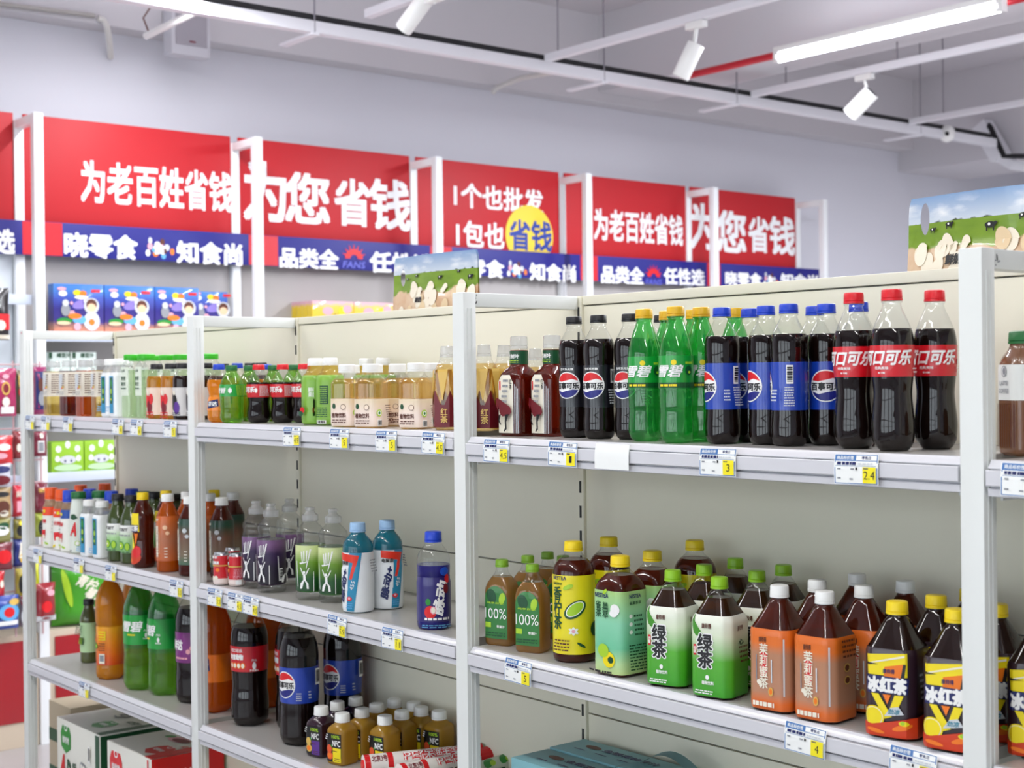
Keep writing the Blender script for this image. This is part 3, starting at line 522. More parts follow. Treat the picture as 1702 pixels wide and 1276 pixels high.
# far bay, upper shelf
JL = M('tea_paper_label', '#ece5d6', .5)
def jar(key, mt): bottle(key, 'tea_bottle', 'bottle', [(0, .0215, 1), (.003, .0235, 1), (.006, .024, 1), (.132, .024, 1), (.138, .0225, .8), (.144, .019, .2), (.148, .0185, 0)], [(.134, mt), (1, CLEAR)], 'sq', 6, cap=cap(.146, .165, .0205, CAPCLEAR, taper=.99), label=(.058, .131, JL), prints=[B(LGREY, -.019, .006, .078, .124)] + lines(BROWN, .008, .019, .08, .126, 7, 2) + [B(BLACK, -.017, -.013, .119, .123), E(RED, .012, .083, .003), E(GOLD, .016, .086, .004)] + lines(GREY, -.02, .02, .062, .074, 3, 8) + lines(BROWN, .03, .046, .066, .126, 9, 4), seg=40)
jar('jar_amber', GOLDT); jar('jar_red', REDTEA); jar('jar_orange', clear_mat('orange_tea', (.9, .42, .1), 1.1, .45, hx('#d0641a')))
CST = [B(M('coconut_blue', '#1f93c0', .4), -.012, .012, .012, .114), B(DGRN, -.006, .008, .038, .11), E(GRN, .001, .094, .006, .011), E(LIME, .001, .072, .005, .008), E(GRN, .001, .052, .006, .009), E(YEL, .001, .05, .003)] + lines(WHITE, -.0105, -.007, .02, .11, 12, 3) + lines(SKY, -.01, .01, .016, .032, 3, 4)
def coco(key, capz, z1): bottle(key, 'coconut_drink_bottle', 'bottle', [(0, .021, 1), (.003, .0235, 1), (.008, .024, 1), (.112, .024, 1), (.124, .0225, .7), (.136, .0185, .2), (.142, .0172, 0), (.146, .017, 0)], [(.124, COCO), (1, CAPCLEAR)], 'sq', 4, cap=cap(.145, z1, .0185, C_WHITE), prints=CST, seg=40)
coco('coconut', C_WHITE, .162)
bottle('water_green', 'flavoured_water_bottle', 'bottle', [(0, .022, 1), (.004, .025, 1), (.01, .0255, 1), (.135, .0255, 1), (.148, .023, .5), (.155, .020, 0), (.158, .020, 0)], [(.13, PALEG), (1, CLEAR)], 'sq', 4.5, cap=cap(.157, .172, .0235, C_GRN, taper=.99), prints=[B(M('pale_label', '#dfe9d8', .5), -.022, .022, .06, .138), T('山泉', DGRN, -.002, .128, .008, .02), T('青提', DGRN, -.002, .107, .011, .026), T('果饮', DGRN, -.002, .092, .011, .026)] + lines(DGRN, -.018, .014, .076, .084, 1, 3), seg=40)
FTP = [V('山楂', M('deep_red_print', '#a3141c', .4), -.02, .05, .04, .011, .04), E(RED, .0, .05, .010, .02), E(MAROON, .01, .03, .009, .018), E(CREAM, .004, .068, .005, .007), E(RED, .016, .052, .006, .014)] + lines(RED, -.012, .024, .002, .02, 3, 5)
bottle('fruit_tea', 'fruit_drink_bottle', 'bottle', [(0, .023), (.003, .026), (.008, .0268), (.1, .0268), (.108, .0258), (.118, .02), (.125, .0152), (.129, .0148), (.131, .0148)], [(.112, FRUITO), (1, CLEAR)], cap=cap(.13, .1445, .0165, C_BLACK), label=(.01, .082, M('fruit_label', '#efd9c8', .45)), prints=FTP, seg=36)
bottle('plum_tea', 'fruit_drink_bottle', 'bottle', [(0, .023), (.003, .026), (.008, .0268), (.1, .0268), (.108, .0258), (.118, .02), (.125, .0152), (.129, .0148), (.131, .0148)], [(.112, DTEA), (1, CLEAR)], cap=cap(.13, .1445, .0165, C_BLACK), label=(.01, .082, M('plum_label', '#d9d6d4', .45)), prints=[V('酸梅', BLACK, -.02, .05, .04, .011, .04), E(BLACK, .002, .045, .012, .022), E(PURP, .012, .03, .009, .016), E(CREAM, .004, .068, .004, .006)] + lines(BLACK, -.012, .024, .012, .02, 2, 5), seg=36)
# far bay, middle shelf
def yog(key, cm, sleeve):
    bottle(key, 'yoghurt_drink_bottle', 'bottle', [(0, .0245), (.004, .0268), (.05, .027), (.1, .026), (.122, .0255), (.136, .0205), (.144, .0185), (.15, .0182)], [(.118, MILK), (.148, clear_mat('sleeve_' + key, (.9, .75, .6), .8, .4, (.8, .6, .4, 1))), (1, MILK)], cap=cap(.149, .184, .0195, cm, taper=.96), label=(.1, .126, sleeve), prints=[E(YEL, .004, .113, .005), E(WHITE, -.006, .114, .003), T('优酸', RED, .0, .082, .012, .024, .2, .02), P(RED, (-.01, .03), (.008, .03), (.010, .056), (-.012, .054)), E(CREAM, .002, .035, .006, .006), E(YEL, -.012, .012, .008, .004, .5), E(LIME, .012, .014, .007, .003, -.4)] + lines(GREY, -.022, -.014, .05, .09, 4, 3), seg=36)
yog('yog_orange', C_ORG, M('sleeve_orange', '#ee4a18', .4)); yog('yog_blue', C_BLUE, M('sleeve_blue', '#1c4aa0', .4))
bottle('calcium', 'milk_drink_bottle', 'bottle', [(0, .024), (.004, .0262), (.06, .0262), (.11, .0255), (.14, .0225), (.158, .0195), (.164, .019)], [(1, M('calcium_bottle', '#dfe6dc', .4))], cap=cap(.163, .183, .0215, C_DGRN), prints=[T('A', RED, .004, .072, .042, .022, .2, .04), P(DGRN, (-.008, .104), (.004, .1), (.016, .106), (.006, .118), (-.006, .116)), E(LIME, .014, .03, .008), E(MILK, .014, .03, .006), B(BLACK, -.012, -.004, .006, .009)] + lines(GREY, -.02, -.015, .06, .1, 4, 3), seg=36)
JP = [T('JUICEIT', BLACK, .0, .094, .0105, .048, 0, .03), E(MAROON, -.02, .058, .008, .010), E(GRN, .0, .05, .0125), E(LIME, .0, .05, .010), E(CREAM, .0, .05, .003), E(GRN, .022, .048, .008, .012), E(LIME, .022, .048, .006, .010)] + lines(GREY, -.02, .03, .076, .083, 1, 3) + lines(DGRN, -.01, .03, .03, .036, 1, 5)
bottle('kiwi', 'juice_bottle', 'bottle', [(0, .026), (.003, .0295), (.012, .0305), (.105, .0305), (.12, .0295), (.142, .0225), (.158, .0165), (.168, .0155), (.171, .0155)], [(1, KIWI)], cap=cap(.17, .1885, .0175, C_BLACK), label=(.03, .107, ramp_mat('kiwi_label', [(.03, '#8fc47c'), (.07, '#a9d596'), (.095, '#eef1ea'), (.107, '#f2f3ef')], wob=.006)), prints=JP, seg=40)
IP = [P(YEL, (-.02, .1), (.02, .1), (.018, .15), (-.012, .15)), P(NAVY, (-.024, .098), (.016, .1), (.018, .118), (-.024, .118)), T('冰红茶', WHITE, -.003, .109, .016, .04, 0, .05), P(YEL, (-.02, .095), (-.006, .095), (.006, .055), (-.004, .05)), P(ORG, (.004, .095), (.016, .095), (.008, .06)), E(M('fire_print', '#cf3a12'), .0, .03, .024, .02), E(RED, .012, .045, .012, .016), E(ORG, -.01, .02, .01, .006)]
bottle('icedtea_small', 'tea_bottle', 'bottle', [(0, .026), (.003, .029), (.01, .0302), (.03, .03), (.075, .0265), (.115, .0295), (.14, .0295), (.158, .0245), (.176, .0165), (.183, .0142), (.186, .0142)], [(1, RTEA)], cap=cap(.186, .2055, .0155, C_YEL), prints=IP, label=None, seg=40)
def jas(key, mt, lm, ink):
    bottle(key, 'tea_bottle', 'bottle', [(0, .026), (.003, .0295), (.01, .0305), (.13, .0305), (.148, .029), (.168, .021), (.18, .0155), (.187, .0145), (.189, .0145)], [(1, mt)], cap=cap(.188, .2075, .0165, C_WHITE), label=(.03, .15, lm), prints=[V('茉莉清茶', CREAM, -.012, .082, .085, .012, .05), T('康师傅', CREAM, -.012, .14, .007, .012)] + [B(ink, -.003, -.002, .05, .11)] + [B(CREAM, .012, .02, .04 + .008 * k, .042 + .008 * k) for k in range(4)] + [E(ink, .014, .12, .006), E(ink, .02, .105, .005)], seg=40)
jas('jasmine_orange', ORDEEP, ramp_mat('jasmine_small_label', [(.03, '#c4602a'), (.09, '#b06a48'), (.15, '#cf6420')], wob=.01), PEACH)
jas('jasmine_green', RTEA, ramp_mat('jasmine_green_label', [(.03, '#2f6a50'), (.06, '#7a6a54'), (.11, '#6f4a38'), (.14, '#14402c'), (.15, '#123a28')], wob=.008), LGREY)
bottle('latte', 'coffee_bottle', 'bottle', [(0, .027, 1), (.004, .030, 1), (.01, .0305, 1), (.118, .0305, 1), (.132, .0285, .6), (.144, .0225, .2), (.15, .021, 0), (.152, .021, 0)], [(1, COFFEE)], 'sq', 5, cap=cap(.151, .168, .0225, C_DGRN), label=(.075, .123, M('latte_label', '#eef0ec', .45)), prints=[E(GREY, .0, .114, .0075), E(WHITE, .0, .114, .006), E(GREY, .001, .114, .004, .005), T('LATTE', GREY, .0, .098, .006, .022), T('COFFEE', GREY, .0, .0875, .006, .026)] + [B(BROWN, -.024 + .006 * k, -.022 + .006 * k, .012, .07) for k in range(9)], seg=40)
NECKM = print_mesh('neck_band', NECK, BT['redtea'].mapper(NECK, (.14, .165, None)), du=.004, base=.0008)
BT['redtea'].extra = ('neck_band', NECKM)
# bottle heights as they stand in the shop
for keys, hh in (('pepsi0', .2193), ('pepsi', .2187), ('redtea', .1878), ('flame', .1655), ('sprite', .2237), ('coke', .2293), ('apple', .1605), ('lemontea', .212), ('minttea', .2005), ('greentea jasminetea icedtea', .187), ('fanta', .1427),
                 ('minisprite', .1395), ('minicoke', .140), ('aloe', .1507), ('herbal', .134), ('can', .080), ('scream_purple scream_green', .2095), ('vitamin', .191), ('vitamin_dark', .193), ('nfc_gold nfc_purple', .1105), ('kiwi_small', .191), ('coke2l pepsi2l fanta2l sprite2l grape2l', .320),
                 ('yog_orange yog_blue', .1805), ('calcium', .1787), ('kiwi', .1863), ('icedtea_small', .2012), ('jasmine_orange jasmine_green', .2035), ('jar_amber jar_red jar_orange', .1623)):
    for k in keys.split(): BT[k].ks = hh / BT[k].h; BT[k].h = hh

# ------------------------------------------------------------------ room shell
WALLP = M('wall_paint', '#dcdce4', .75, bump=(12, .05)); CEILP = M('ceiling_paint', '#c9c5c9', .85, bump=(9, .08), var=.03)
FLOORM = M('floor_tile', '#a9a6a6', .28, var=.06)
def sbox(name, mat, lo, hi, bev=0.): return struct(box(name, mat, lo, hi, None, bev))
sbox('floor', FLOORM, (-5.3, -6.2, -.1), (6.2, 9.2, 0))
sbox('ceiling', CEILP, (-5.3, -6.2, 3.55), (6.2, 9.2, 3.65))
sbox('wall_left', WALLP, (-5.3, -6.2, 0), (-5.12, 9.2, 3.55))
sbox('wall_back', M('back_wall_paint', '#cfcdd0', .8, bump=(12, .05)), (-5.12, 9.0, 0), (6.2, 9.2, 3.55))
sbox('wall_right', WALLP, (6.0, -6.0, 0), (6.2, 9.0, 3.55))
# glazed shop front behind the photographer
bm = bmesh.new()
add_box(bm, (-5.12, -6.2, 2.9), (6.0, -6.0, 3.55)); add_box(bm, (-5.12, -6.2, 0), (6.0, -6.0, .35))
for a, b in ((-5.12, -3.6), (-1.7, -1.3), (.8, 1.2), (3.2, 3.6), (5.6, 6.0)): add_box(bm, (a, -6.2, .35), (b, -6.0, 2.9))
struct(link('wall_front', mesh_of(bm, 'wall_front', WALLP)))
ALU = M('window_aluminium', '#9a9da2', .4, metal=.6)
for n, (a, b) in enumerate(((-3.6, -1.7), (-1.3, .8), (1.2, 3.2), (3.6, 5.6)), 1):
    bm = bmesh.new()
    for k in range(4):
        x = a + (b - a) * k / 3; add_box(bm, (x - .035, -6.14, .35), (x + .035, -6.06, 2.9))
    for z in (.385, 1.15, 2.2, 2.865): add_box(bm, (a, -6.13, z - .035), (b, -6.07, z + .035))
    f = struct(link('window_%d' % n, mesh_of(bm, 'window_frame', ALU)))
    bm = bmesh.new(); add_box(bm, (a, -6.105, .35), (b, -6.095, 2.9)); link('window_pane', mesh_of(bm, 'window_pane', CLEAR), f)
# concrete beams
BEAM = M('beam_paint', '#cfccd0', .8, bump=(10, .06))
sbox('beam_wall_side', BEAM, (-5.12, -6.0, 3.06), (-4.99, 9.0, 3.55))
sbox('beam_over_aisle', BEAM, (-4.99, 3.97, 3.11), (6.0, 4.42, 3.55))
sbox('beam_rear', BEAM, (-5.12, 7.0, 2.92), (6.0, 7.75, 3.55))
sbox('beam_front', BEAM, (-4.99, -2.6, 3.15), (6.0, -2.2, 3.55))

# ------------------------------------------------------------------ the drinks gondola
GX = {'Z': -3.331, 'A': -2.2, 'B': -1.1, 'C': 0.0, 'D': 1.1}
TOPZ, YB = 1.646, .305
RAILZ = {'ZA': (1.373, .970, .619), 'AB': (1.369, .971, .619), 'BC': (1.361, .965, .619), 'CD': (1.358, .962, .619)}
ZS = {k + str(i + 1): v[i] + .0125 for k, v in RAILZ.items() for i in range(3)}
def gondola(key, l, r, label):
    x0, x1 = GX[l], GX[r]
    g = thing('gondola_shelf_unit', label, 'shelf unit', (x0, 0, 0), 0, 'gondola shelving bays')
    L = x1 - x0
    def ends(nm, x):
        bm = bmesh.new(); add_box(bm, (x - .035, 0, 0), (x, .03, TOPZ), 0, .002)
        for y in (.0105, .0195): add_box(bm, (x - .0005, y - .0012, 0), (x + .0012, y + .0012, TOPZ - .03), 0)
        link('front_post', mesh_of(bm, 'front_post', STEEL, True, 50), g)
        box('top_bar', STEEL, (x - .031, .03, TOPZ - .027), (x - .003, YB - .012, TOPZ - .0005), g)
        up = box('slotted_upright', PANEL, (x - .011, YB - .010, 0), (x + .005, YB + .03, TOPZ), g, .001)
        bm = bmesh.new(); z = .2
        while z < TOPZ - .045:
            add_box(bm, (x - .006, YB - .0112, z), (x - .001, YB - .0095, z + .024)); z += .05
        link('slot_holes', mesh_of(bm, 'slots', DARKSLOT), up)
    ends(l, 0.)
    if r == 'D': ends(r, L)
    for a, b in ((.12, .805), (.807, 1.088), (1.09, 1.366), (1.368, 1.626)):
        box('back_panel', PANEL, (.006, YB - .004, a + .001), (L - .012, YB + .004, b), g, .0015)
    box('panel_gap_block', M('panel_seam_grey', '#8f8d84', .7), (.006, YB + .0042, .12), (L - .012, YB + .007, 1.63), g, 0)  # added dark sheet: stops light leaking through panel gaps, keeps seams dark
    box('panel_cap', PANEL, (.006, YB - .008, 1.628), (L - .012, YB + .016, TOPZ), g, .0015)
    for i, z in enumerate(RAILZ[key]):
        bm = bmesh.new(); extrude_profile(bm, [(.30, z + .0125), (.016, z + .0125), (.016, z - .036), (.03, z - .036), (.03, z - .004), (.30, z - .004)], .006, L - .037)
        sh = link('shelf_board', mesh_of(bm, 'shelf_board', UNDER), g)
        bm = bmesh.new(); extrude_profile(bm, [(.019, z + .0127), (.011, z + .0125), (.0085, z + .008), (.004, z + .0032), (.0035, z + .0016), (.0085, z + .0014), (.0085, z + .0002), (-.0012, z), (-.0018, z - .001), (-.0018, z - .0196), (-.0006, z - .0208), (.009, z - .0212), (.009, z - .0232), (.0025, z - .0238), (.004, z - .034), (.0155, z - .0352)], .004, L - .037)
        link('price_rail', mesh_of(bm, 'price_rail', RAIL, True, 25), sh)
        for xe in (.012, L - .05):
            bm = bmesh.new(); add_box(bm, (xe, .02, z - .04), (xe + .003, .30, z - .004)); link('bracket', mesh_of(bm, 'bracket', STEEL), sh)
    bm = bmesh.new(); add_box(bm, (.004, .012, .03), (L - .036, YB, .12), 0, .003); link('base_deck', mesh_of(bm, 'base_deck', STEEL, True, 50), g)
    # the side facing the next aisle
    box('rear_shelf', STEEL, (.01, YB + .012, 1.46), (L - .02, YB + .26, 1.48), g)
    return g
GB = {}
GB['ZA'] = gondola('ZA', 'Z', 'A', 'far end bay of white drinks shelving, with jars and yoghurt bottles')
GB['AB'] = gondola('AB', 'A', 'B', 'white shelving bay with purple and green sports drinks on its middle shelf')
GB['BC'] = gondola('BC', 'B', 'C', 'white shelving bay with the tall colas above square tea bottles')
GB['CD'] = gondola('CD', 'C', 'D', 'nearest white shelving bay, cut off by the frame, with a coffee bottle')
def scuff(bay, els):
    bar = next(c for c in bay.children if c.name.startswith('top_bar'))
    link('pen_marks', print_mesh('pen_marks', els, lambda u, v, e: (-.003 + e, u, v), base=.0004), bar)
scuff(GB['CD'], [E(BLACK, .040, 1.634, .0015, .005, .2), E(GREY, .044, 1.629, .004, .0012, .3), E(GREY, .036, 1.630, .002, .001), E(GREY, .036, 1.624, .002, .001)])
scuff(GB['BC'], [E(BLACK, .033, 1.627, .0012, .004, -.5), E(BLACK, .034, 1.641, .0008, .002), E(GREY, .032, 1.635, .0008, .001)])

# ------------------------------------------------------------------ standing the drinks on the shelves
ORD = ['first', 'second', 'third', 'fourth', 'fifth', 'sixth', 'seventh', 'eighth', 'ninth', 'tenth']
PLACED = []
def put(key, surf, x, y, mode, rot, label, group):
    b = BT[key]; zs = ZS[surf]
    if mode == 'b':
        d = ray(x, y); d2 = Vector((d.x, d.y, 0)).normalized(); p = onz(x, y, zs) + d2 * b.rmax * .9
    elif mode == 't':
        p = onz(x, y, zs + b.h)
    else:
        p = onY(x, 900, y); p.z = zs
    lim = YB - .012 - b.rmax * 1.02
    if p.y > lim: q = onY(x, 900, lim); p = Vector((q.x, lim, zs))
    if p.y < .018 + b.rmax * .8 and key != 'x': q = onY(x, 900, .018 + b.rmax * .8); p = Vector((q.x, q.y, zs))
    for k0, lim_, k1 in (('AB', GX['A'], 'ZA'), ('BC', GX['B'], 'AB')):   # seen through an open end frame: it stands in the next bay
        if surf.startswith(k0) and p.x < lim_ - .02: zs = ZS[k1 + surf[2]]
    p.z = zs + .0005
    # neighbours touch but never pass through one another
    for _ in range(60):
        hit = False
        for (k2, s2, q, r2, _l) in PLACED:
            if s2 == surf:
                dv = Vector((p.x - q.x, p.y - q.y)); need = b.rc + r2; dl = dv.length
                if dl < need - 1e-4:
                    d2 = Vector((p.x - CAM.x, p.y - CAM.y)).normalized()
                    # slide away along the line of sight so that the place in the row is kept
                    along = d2 if dv.dot(d2) >= 0 else -d2
                    p.x += along.x * .004; p.y += along.y * .004; hit = True
                    if p.y > lim or p.y < .016 + b.rmax: p.x += (.004 if dv.x > 0 else -.004); p.y = min(max(p.y, .016 + b.rmax), lim)
        if not hit: break
    PLACED.append((key, surf, Vector((p.x, p.y, 0)), b.rc, label))
    o = b.place(p, R(rot + random.uniform(-4, 4)), label, group)
    if hasattr(b, 'extra'): link(b.extra[0], b.extra[1], o)
    return o
def row(key, surf, group, desc, anchor, front=(), back=(), rot=0, names=None):
    n = 0
    for rw, lst in (('front', front), ('rear', back)):
        for i, it in enumerate(lst):
            x, y, md = it[:3]; rr = it[3] if len(it) > 3 else rot
            if names and n < len(names): lab = names[n]
            elif len(lst) == 1: lab = '%s, alone in the %s row %s' % (desc, rw, anchor[1])
            else: lab = '%s, %s in the %s row counting from %s' % (desc, ORD[i], rw, anchor[0])
            n += 1; put(key, surf, x, y, md, rr, lab, group)
b_, t_, y_ = 'b', 't', 'y'
# ---- bay of the tall colas, upper shelf
row('coke', 'BC1', 'red-label colas', 'red-label cola bottle', ('the blue-label colas', 'beside the blue-label colas'), [(1421.5, 747, b_), (1484.7, 751, b_), (1555.8, 748, b_)], rot=24)
row('pepsi', 'BC1', 'blue-label colas', 'blue-label cola with blue cap', ('the green lemonades', ''), [(1202, 738.7, b_, -26), (1275, 740, b_, -26), (1313, 742, b_, -76), (1375.6, 741, b_, 38)], [(1250, .155, y_, -20), (1358, .19, y_, 30), (1431, .175, y_, 10)])
row('sprite', 'BC1', 'green lemonades', 'green lemonade with gold cap', ('the black colas', ''), [(1072.5, 734, b_, 30), (1125, 737, b_, 28), (1167.6, 736, b_, 34)], [(1113, .165, y_), (1158, .19, y_), (1225, .195, y_)], rot=20)
row('pepsi0', 'BC1', 'black-label colas', 'black-label cola with black cap', ('the red tea', ''), [(956, 728, b_, 16), (996.7, 730, b_, 12), (1049, 731, b_, 16)], [(1104, .2, y_)], rot=10, names=[None] and None)
row('redtea', 'BC1', 'red teas with horse label', 'square red tea, green neck band', ('the shelf post', ''), [(864, 725, b_, 3), (919, 725, b_, 3)])
row('flame', 'BC1', 'gold flame tea bottles', 'tea bottle with gold flames, clear cap', ('the tall cola bay post', ''), [(806, 724, b_, 8)], [(841, .13, y_), (893, .17, y_)], names=['gold flame tea bottle standing just inside the tall cola bay post', 'gold flame tea bottle peeking out behind the first horse-label tea', 'gold flame tea bottle mostly hidden between the two horse-label teas'])
put('latte', 'CD1', 1707, 759, b_, -30, 'brown coffee bottle with white label and green cap', 'coffee')
# ---- same bay, middle shelf
row('apple', 'BC2', 'apple juices', 'apple juice flask with green cap', ('the shelf post', ''), [(835.7, 1074, b_, 20), (886.5, 1086, b_, 20)], [(877, 923, t_), (910, 920, t_), (936, 917, t_)], rot=12)
row('lemontea', 'BC2', 'lemon teas', 'yellow-label lemon tea with yellow cap', ('', ''), [(955, 1102, b_, 46)], [(1011.6, 892, t_), (1154.6, .232, y_)], rot=24, names=['tall yellow-label lemon tea bottle in front, beside the apple juice', 'lemon tea bottle behind the mint grape tea, cap highest', 'lemon tea bottle at the back among the green teas'])
row('minttea', 'BC2', 'mint grape teas', 'mint', ('', ''), [(1032.8, 1125, b_, 6)], [(1084, 915, t_)], rot=14, names=['mint-label grape tea bottle with yellow cap, in front', 'yellow-capped tea behind the first green tea, label hidden'])
row('greentea', 'BC2', 'square green teas', 'square green tea with lime cap', ('the mint tea', ''), [(1120.4, 1143, b_, 14), (1195, 1163, b_, 14)], [(1170.4, 938, t_), (1222, 927.5, t_), (1258, 948, t_), (1302, 940.5, t_)], rot=22)
row('jasminetea', 'BC2', 'square jasmine teas', 'orange-label jasmine tea with white cap', ('the green teas', ''), [(1294.6, 1187, b_, 4), (1369.8, 1207, b_, 3)], [(1358, 966, t_), (1424.4, 953.5, t_), (1435, .155, y_), (1504.6, 967.5, t_)], rot=20)
row('icedtea', 'BC2', 'square iced black teas', 'iced black tea with yellow cap', ('the jasmine teas', ''), [(1490, 1237, b_, 12), (1588, 1261, b_, 14)], [(1556, 991.6, t_), (1612, 982, t_)], rot=14)
row('icedtea', 'CD2', 'iced black teas in the nearest bay', 'iced black tea', ('the shelf post', ''), [(1657, 1003, t_), (1728, 1020, t_)], rot=14, names=['iced black tea half hidden behind the nearest shelf post', 'iced black tea at the very edge of the frame'])
# ---- bay of the sports drinks, upper shelf
put('fanta', 'AB1', 367, 703, b_, 30, 'small orange soda with blue cap beside the small lemonade', 'small sodas')
row('minisprite', 'AB1', 'small green lemonades', 'small green lemonade with dark green cap', ('the orange soda', ''), [(388, 708, b_, 46)], [(418, .14, y_), (458, .165, y_), (491, .17, y_)], names=['small green lemonade at the front edge beside the orange soda', 'small green lemonade behind the first small cola', 'small green lemonade behind and between the first two small colas', 'small green lemonade behind and between the last two small colas'])
row('minicoke', 'AB1', 'small red-label colas', 'small red-label cola with red cap', ('the orange soda', ''), [(431, 703, b_, 4), (471, 703, b_, 4), (506.5, 703, b_, 4)])
put('fanta', 'AB1', 398, .15, y_, 0, 'small orange soda with blue cap, tucked behind the small lemonade', 'small sodas')
put('fanta', 'AB1', 446, .19, y_, 0, 'small orange soda with blue cap, behind the two small colas', 'small sodas')
row('plum_tea', 'AB1', 'black-capped plum drinks by the sodas', 'black', ('', ''), [(346, .1, y_), (374, .21, y_), (420, .24, y_), (437, .262, y_)], names=['dark plum drink just inside the sports drinks bay post', 'dark plum drink with black cap behind the orange soda', 'dark plum drink behind the small lemonades, black cap showing', 'dark plum drink against the back panel behind small colas'])
row('aloe', 'AB1', 'green sleeve juices', 'green', ('', ''), [(525, 706, b_, 56)], [(548.7, 595, t_), (612, .245, y_), (640, .25, y_)], names=['green-sleeved juice with white cap next to the small colas', 'green-sleeved juice just behind the first green-sleeved juice', 'green-sleeved juice hidden behind the first herbal teas', 'green-sleeved juice at the back behind the herbal tea row'])
row('herbal', 'AB1', 'golden herbal teas', 'golden herbal tea with white cap', ('the green-sleeved juice', ''), [(580, 711, b_, 26), (620, 712, b_, 20), (662, 709, b_, 30), (692.5, 713, b_, 24)], [(588, .16, y_), (626, .15, y_), (663, .16, y_), (722, .12, y_)], rot=10)
put('flame', 'AB1', 744, 715, b_, 4, 'gold flame tea bottle with barcode, last before the cola bay post', 'gold flame tea bottles')
# ---- same bay, middle shelf
row('can', 'AB2', 'small red cans', 'can', ('', ''), [(368.5, 973, b_, 14), (394, 975, b_, -30)], [(386, .1, y_)], names=['small red can nearest the shelf post, fruit picture turned out', 'small red can with pink text panel, beside the purple drinks', 'small red can behind the other two, silver lid showing'])
row('scream_purple', 'AB2', 'purple sports drinks', 'purple sports drink with clear cap', ('the red cans', ''), [(427, 979, b_, 24), (452, 986, b_, 24)], [(481, 828.6, t_)], rot=60)
row('scream_green', 'AB2', 'green sports drinks', 'green sports drink with clear cap', ('the purple drinks', ''), [(517, 998, b_, 36), (555, 1003, b_, 38)])
row('vitamin', 'AB2', 'white and blue vitamin drinks', 'white and blue vitamin drink', ('the green sports drinks', ''), [(596, 1019, b_, 31), (645, 1013, b_, 88)])
put('vitamin_dark', 'AB2', 721.7, 1047, b_, 62, 'indigo vitamin drink with dark blue cap standing alone', 'indigo vitamin drink')
row('jasmine_green', 'AB2', 'dark green label jasmine teas in the sports bay', 'j', ('', ''), [(369, .1, y_, 10)], [(388, .2, y_)], names=['jasmine tea with dark green label behind the red cans', 'jasmine tea with white cap at the back, behind the red cans'])
row('jasmine_orange', 'AB2', 'orange jasmine teas in the sports bay', 'j', ('', ''), [(349, .14, y_)], names=['orange jasmine tea beside the sports bay post, above the cans'])
put('icedtea_small', 'AB2', 357, .225, y_, 0, 'small iced tea with yellow cap at the back of the sports bay', 'small iced teas')
# ---- same bay, lower shelf
put('coke2l', 'AB3', 416, 1208, b_, 46, 'two-litre red-label cola standing near the shelf edge', 'two-litre colas')
put('pepsi2l', 'AB3', 498.6, 1241, b_, 17, 'two-litre blue-label cola in front, by the purple juice', 'two-litre blue-label colas')
put('pepsi2l', 'AB3', 567, .225, y_, 17, 'two-litre blue-label cola behind the small square juices', 'two-litre blue-label colas')
put('fanta2l', 'AB3', 357, 1186, b_, 24, 'two-litre orange soda beside the shelf post', 'two-litre orange sodas')
put('fanta2l', 'AB3', 437, .232, y_, 10, 'two-litre orange soda showing between two big colas', 'two-litre orange sodas')
put('coke2l', 'AB3', 487, .165, y_, 10, 'two-litre red-label cola hidden behind the big blue-label cola', 'two-litre colas')
row('nfc_purple', 'AB3', 'purple square juices', 'p', ('', ''), [(535, 1259, b_, 14)], [(560.5, 1166, t_), (591, 1160.5, t_)], rot=4, names=['purple square juice in front, label facing out', 'purple square juice, middle one of the three purple juices', 'purple square juice at the back, against the big cola'])
row('nfc_gold', 'AB3', 'golden square juices', 'golden square juice with white cap', ('the purple juices', ''), [(570, 1272, b_, 14), (640.6, 1277, b_, 14)], [(601.5, 1179, t_), (625.6, 1170, t_), (655.5, 1164.6, t_), (684.7, 1158, t_), (668, 1181, t_), (700, 1175, t_), (726.5, 1169.6, t_)], rot=12)
# ---- far bay, upper shelf
row('jar_amber', 'ZA1', 'paper-label teas', 'paper-label tea', ('the far post', ''), [(91.7, 693.5, b_), (171.7, 695, b_)], names=['paper-label golden tea nearest the far end post', 'paper-label golden tea beside the blue-strip coconut bottles'])
row('jar_red', 'ZA1', 'paper-label teas', 'paper-label red tea', ('the far post', ''), [(118.8, 694, b_)], [(146, .13, y_)], names=['paper-label dark red tea, second from the far end post', 'paper-label red tea behind the third tea, upper shelf'])
row('jar_orange', 'ZA1', 'paper-label teas', 'x', ('', ''), [(146, 694.5, b_)], names=['paper-label orange tea, third from the far end post'])
row('coconut', 'ZA1', 'coconut drinks on the upper shelf', 'white blue-strip coconut drink', ('the paper-label teas', ''), [(178.7 + 4, 694, b_), (202, 694.5, b_)], [(192, .13, y_), (214, .14, y_)])
row('water_green', 'ZA1', 'pale green waters', 'pale green water with green lid', ('the coconut drinks', ''), [(224, 696, b_), (247, .05, y_)], [(232, .14, y_), (257, .15, y_), (282, .16, y_), (306, .17, y_)])
row('fruit_tea', 'ZA1', 'hawthorn fruit drinks', 'hawthorn drink with black cap', ('the pale green waters', ''), [(264, 698, b_), (288, 698.5, b_)])
row('plum_tea', 'ZA1', 'dark plum drinks', 'plum', ('', ''), [(308, 700, b_), (331, .06, y_)], names=['dark plum drink with pale label beside the hawthorn drinks', 'dark plum drink tucked against the inner shelf post'])
put('water_green', 'AB1', 352, .2, y_, 0, 'pale green water with green lid, behind the dark plum drink', 'pale green waters')
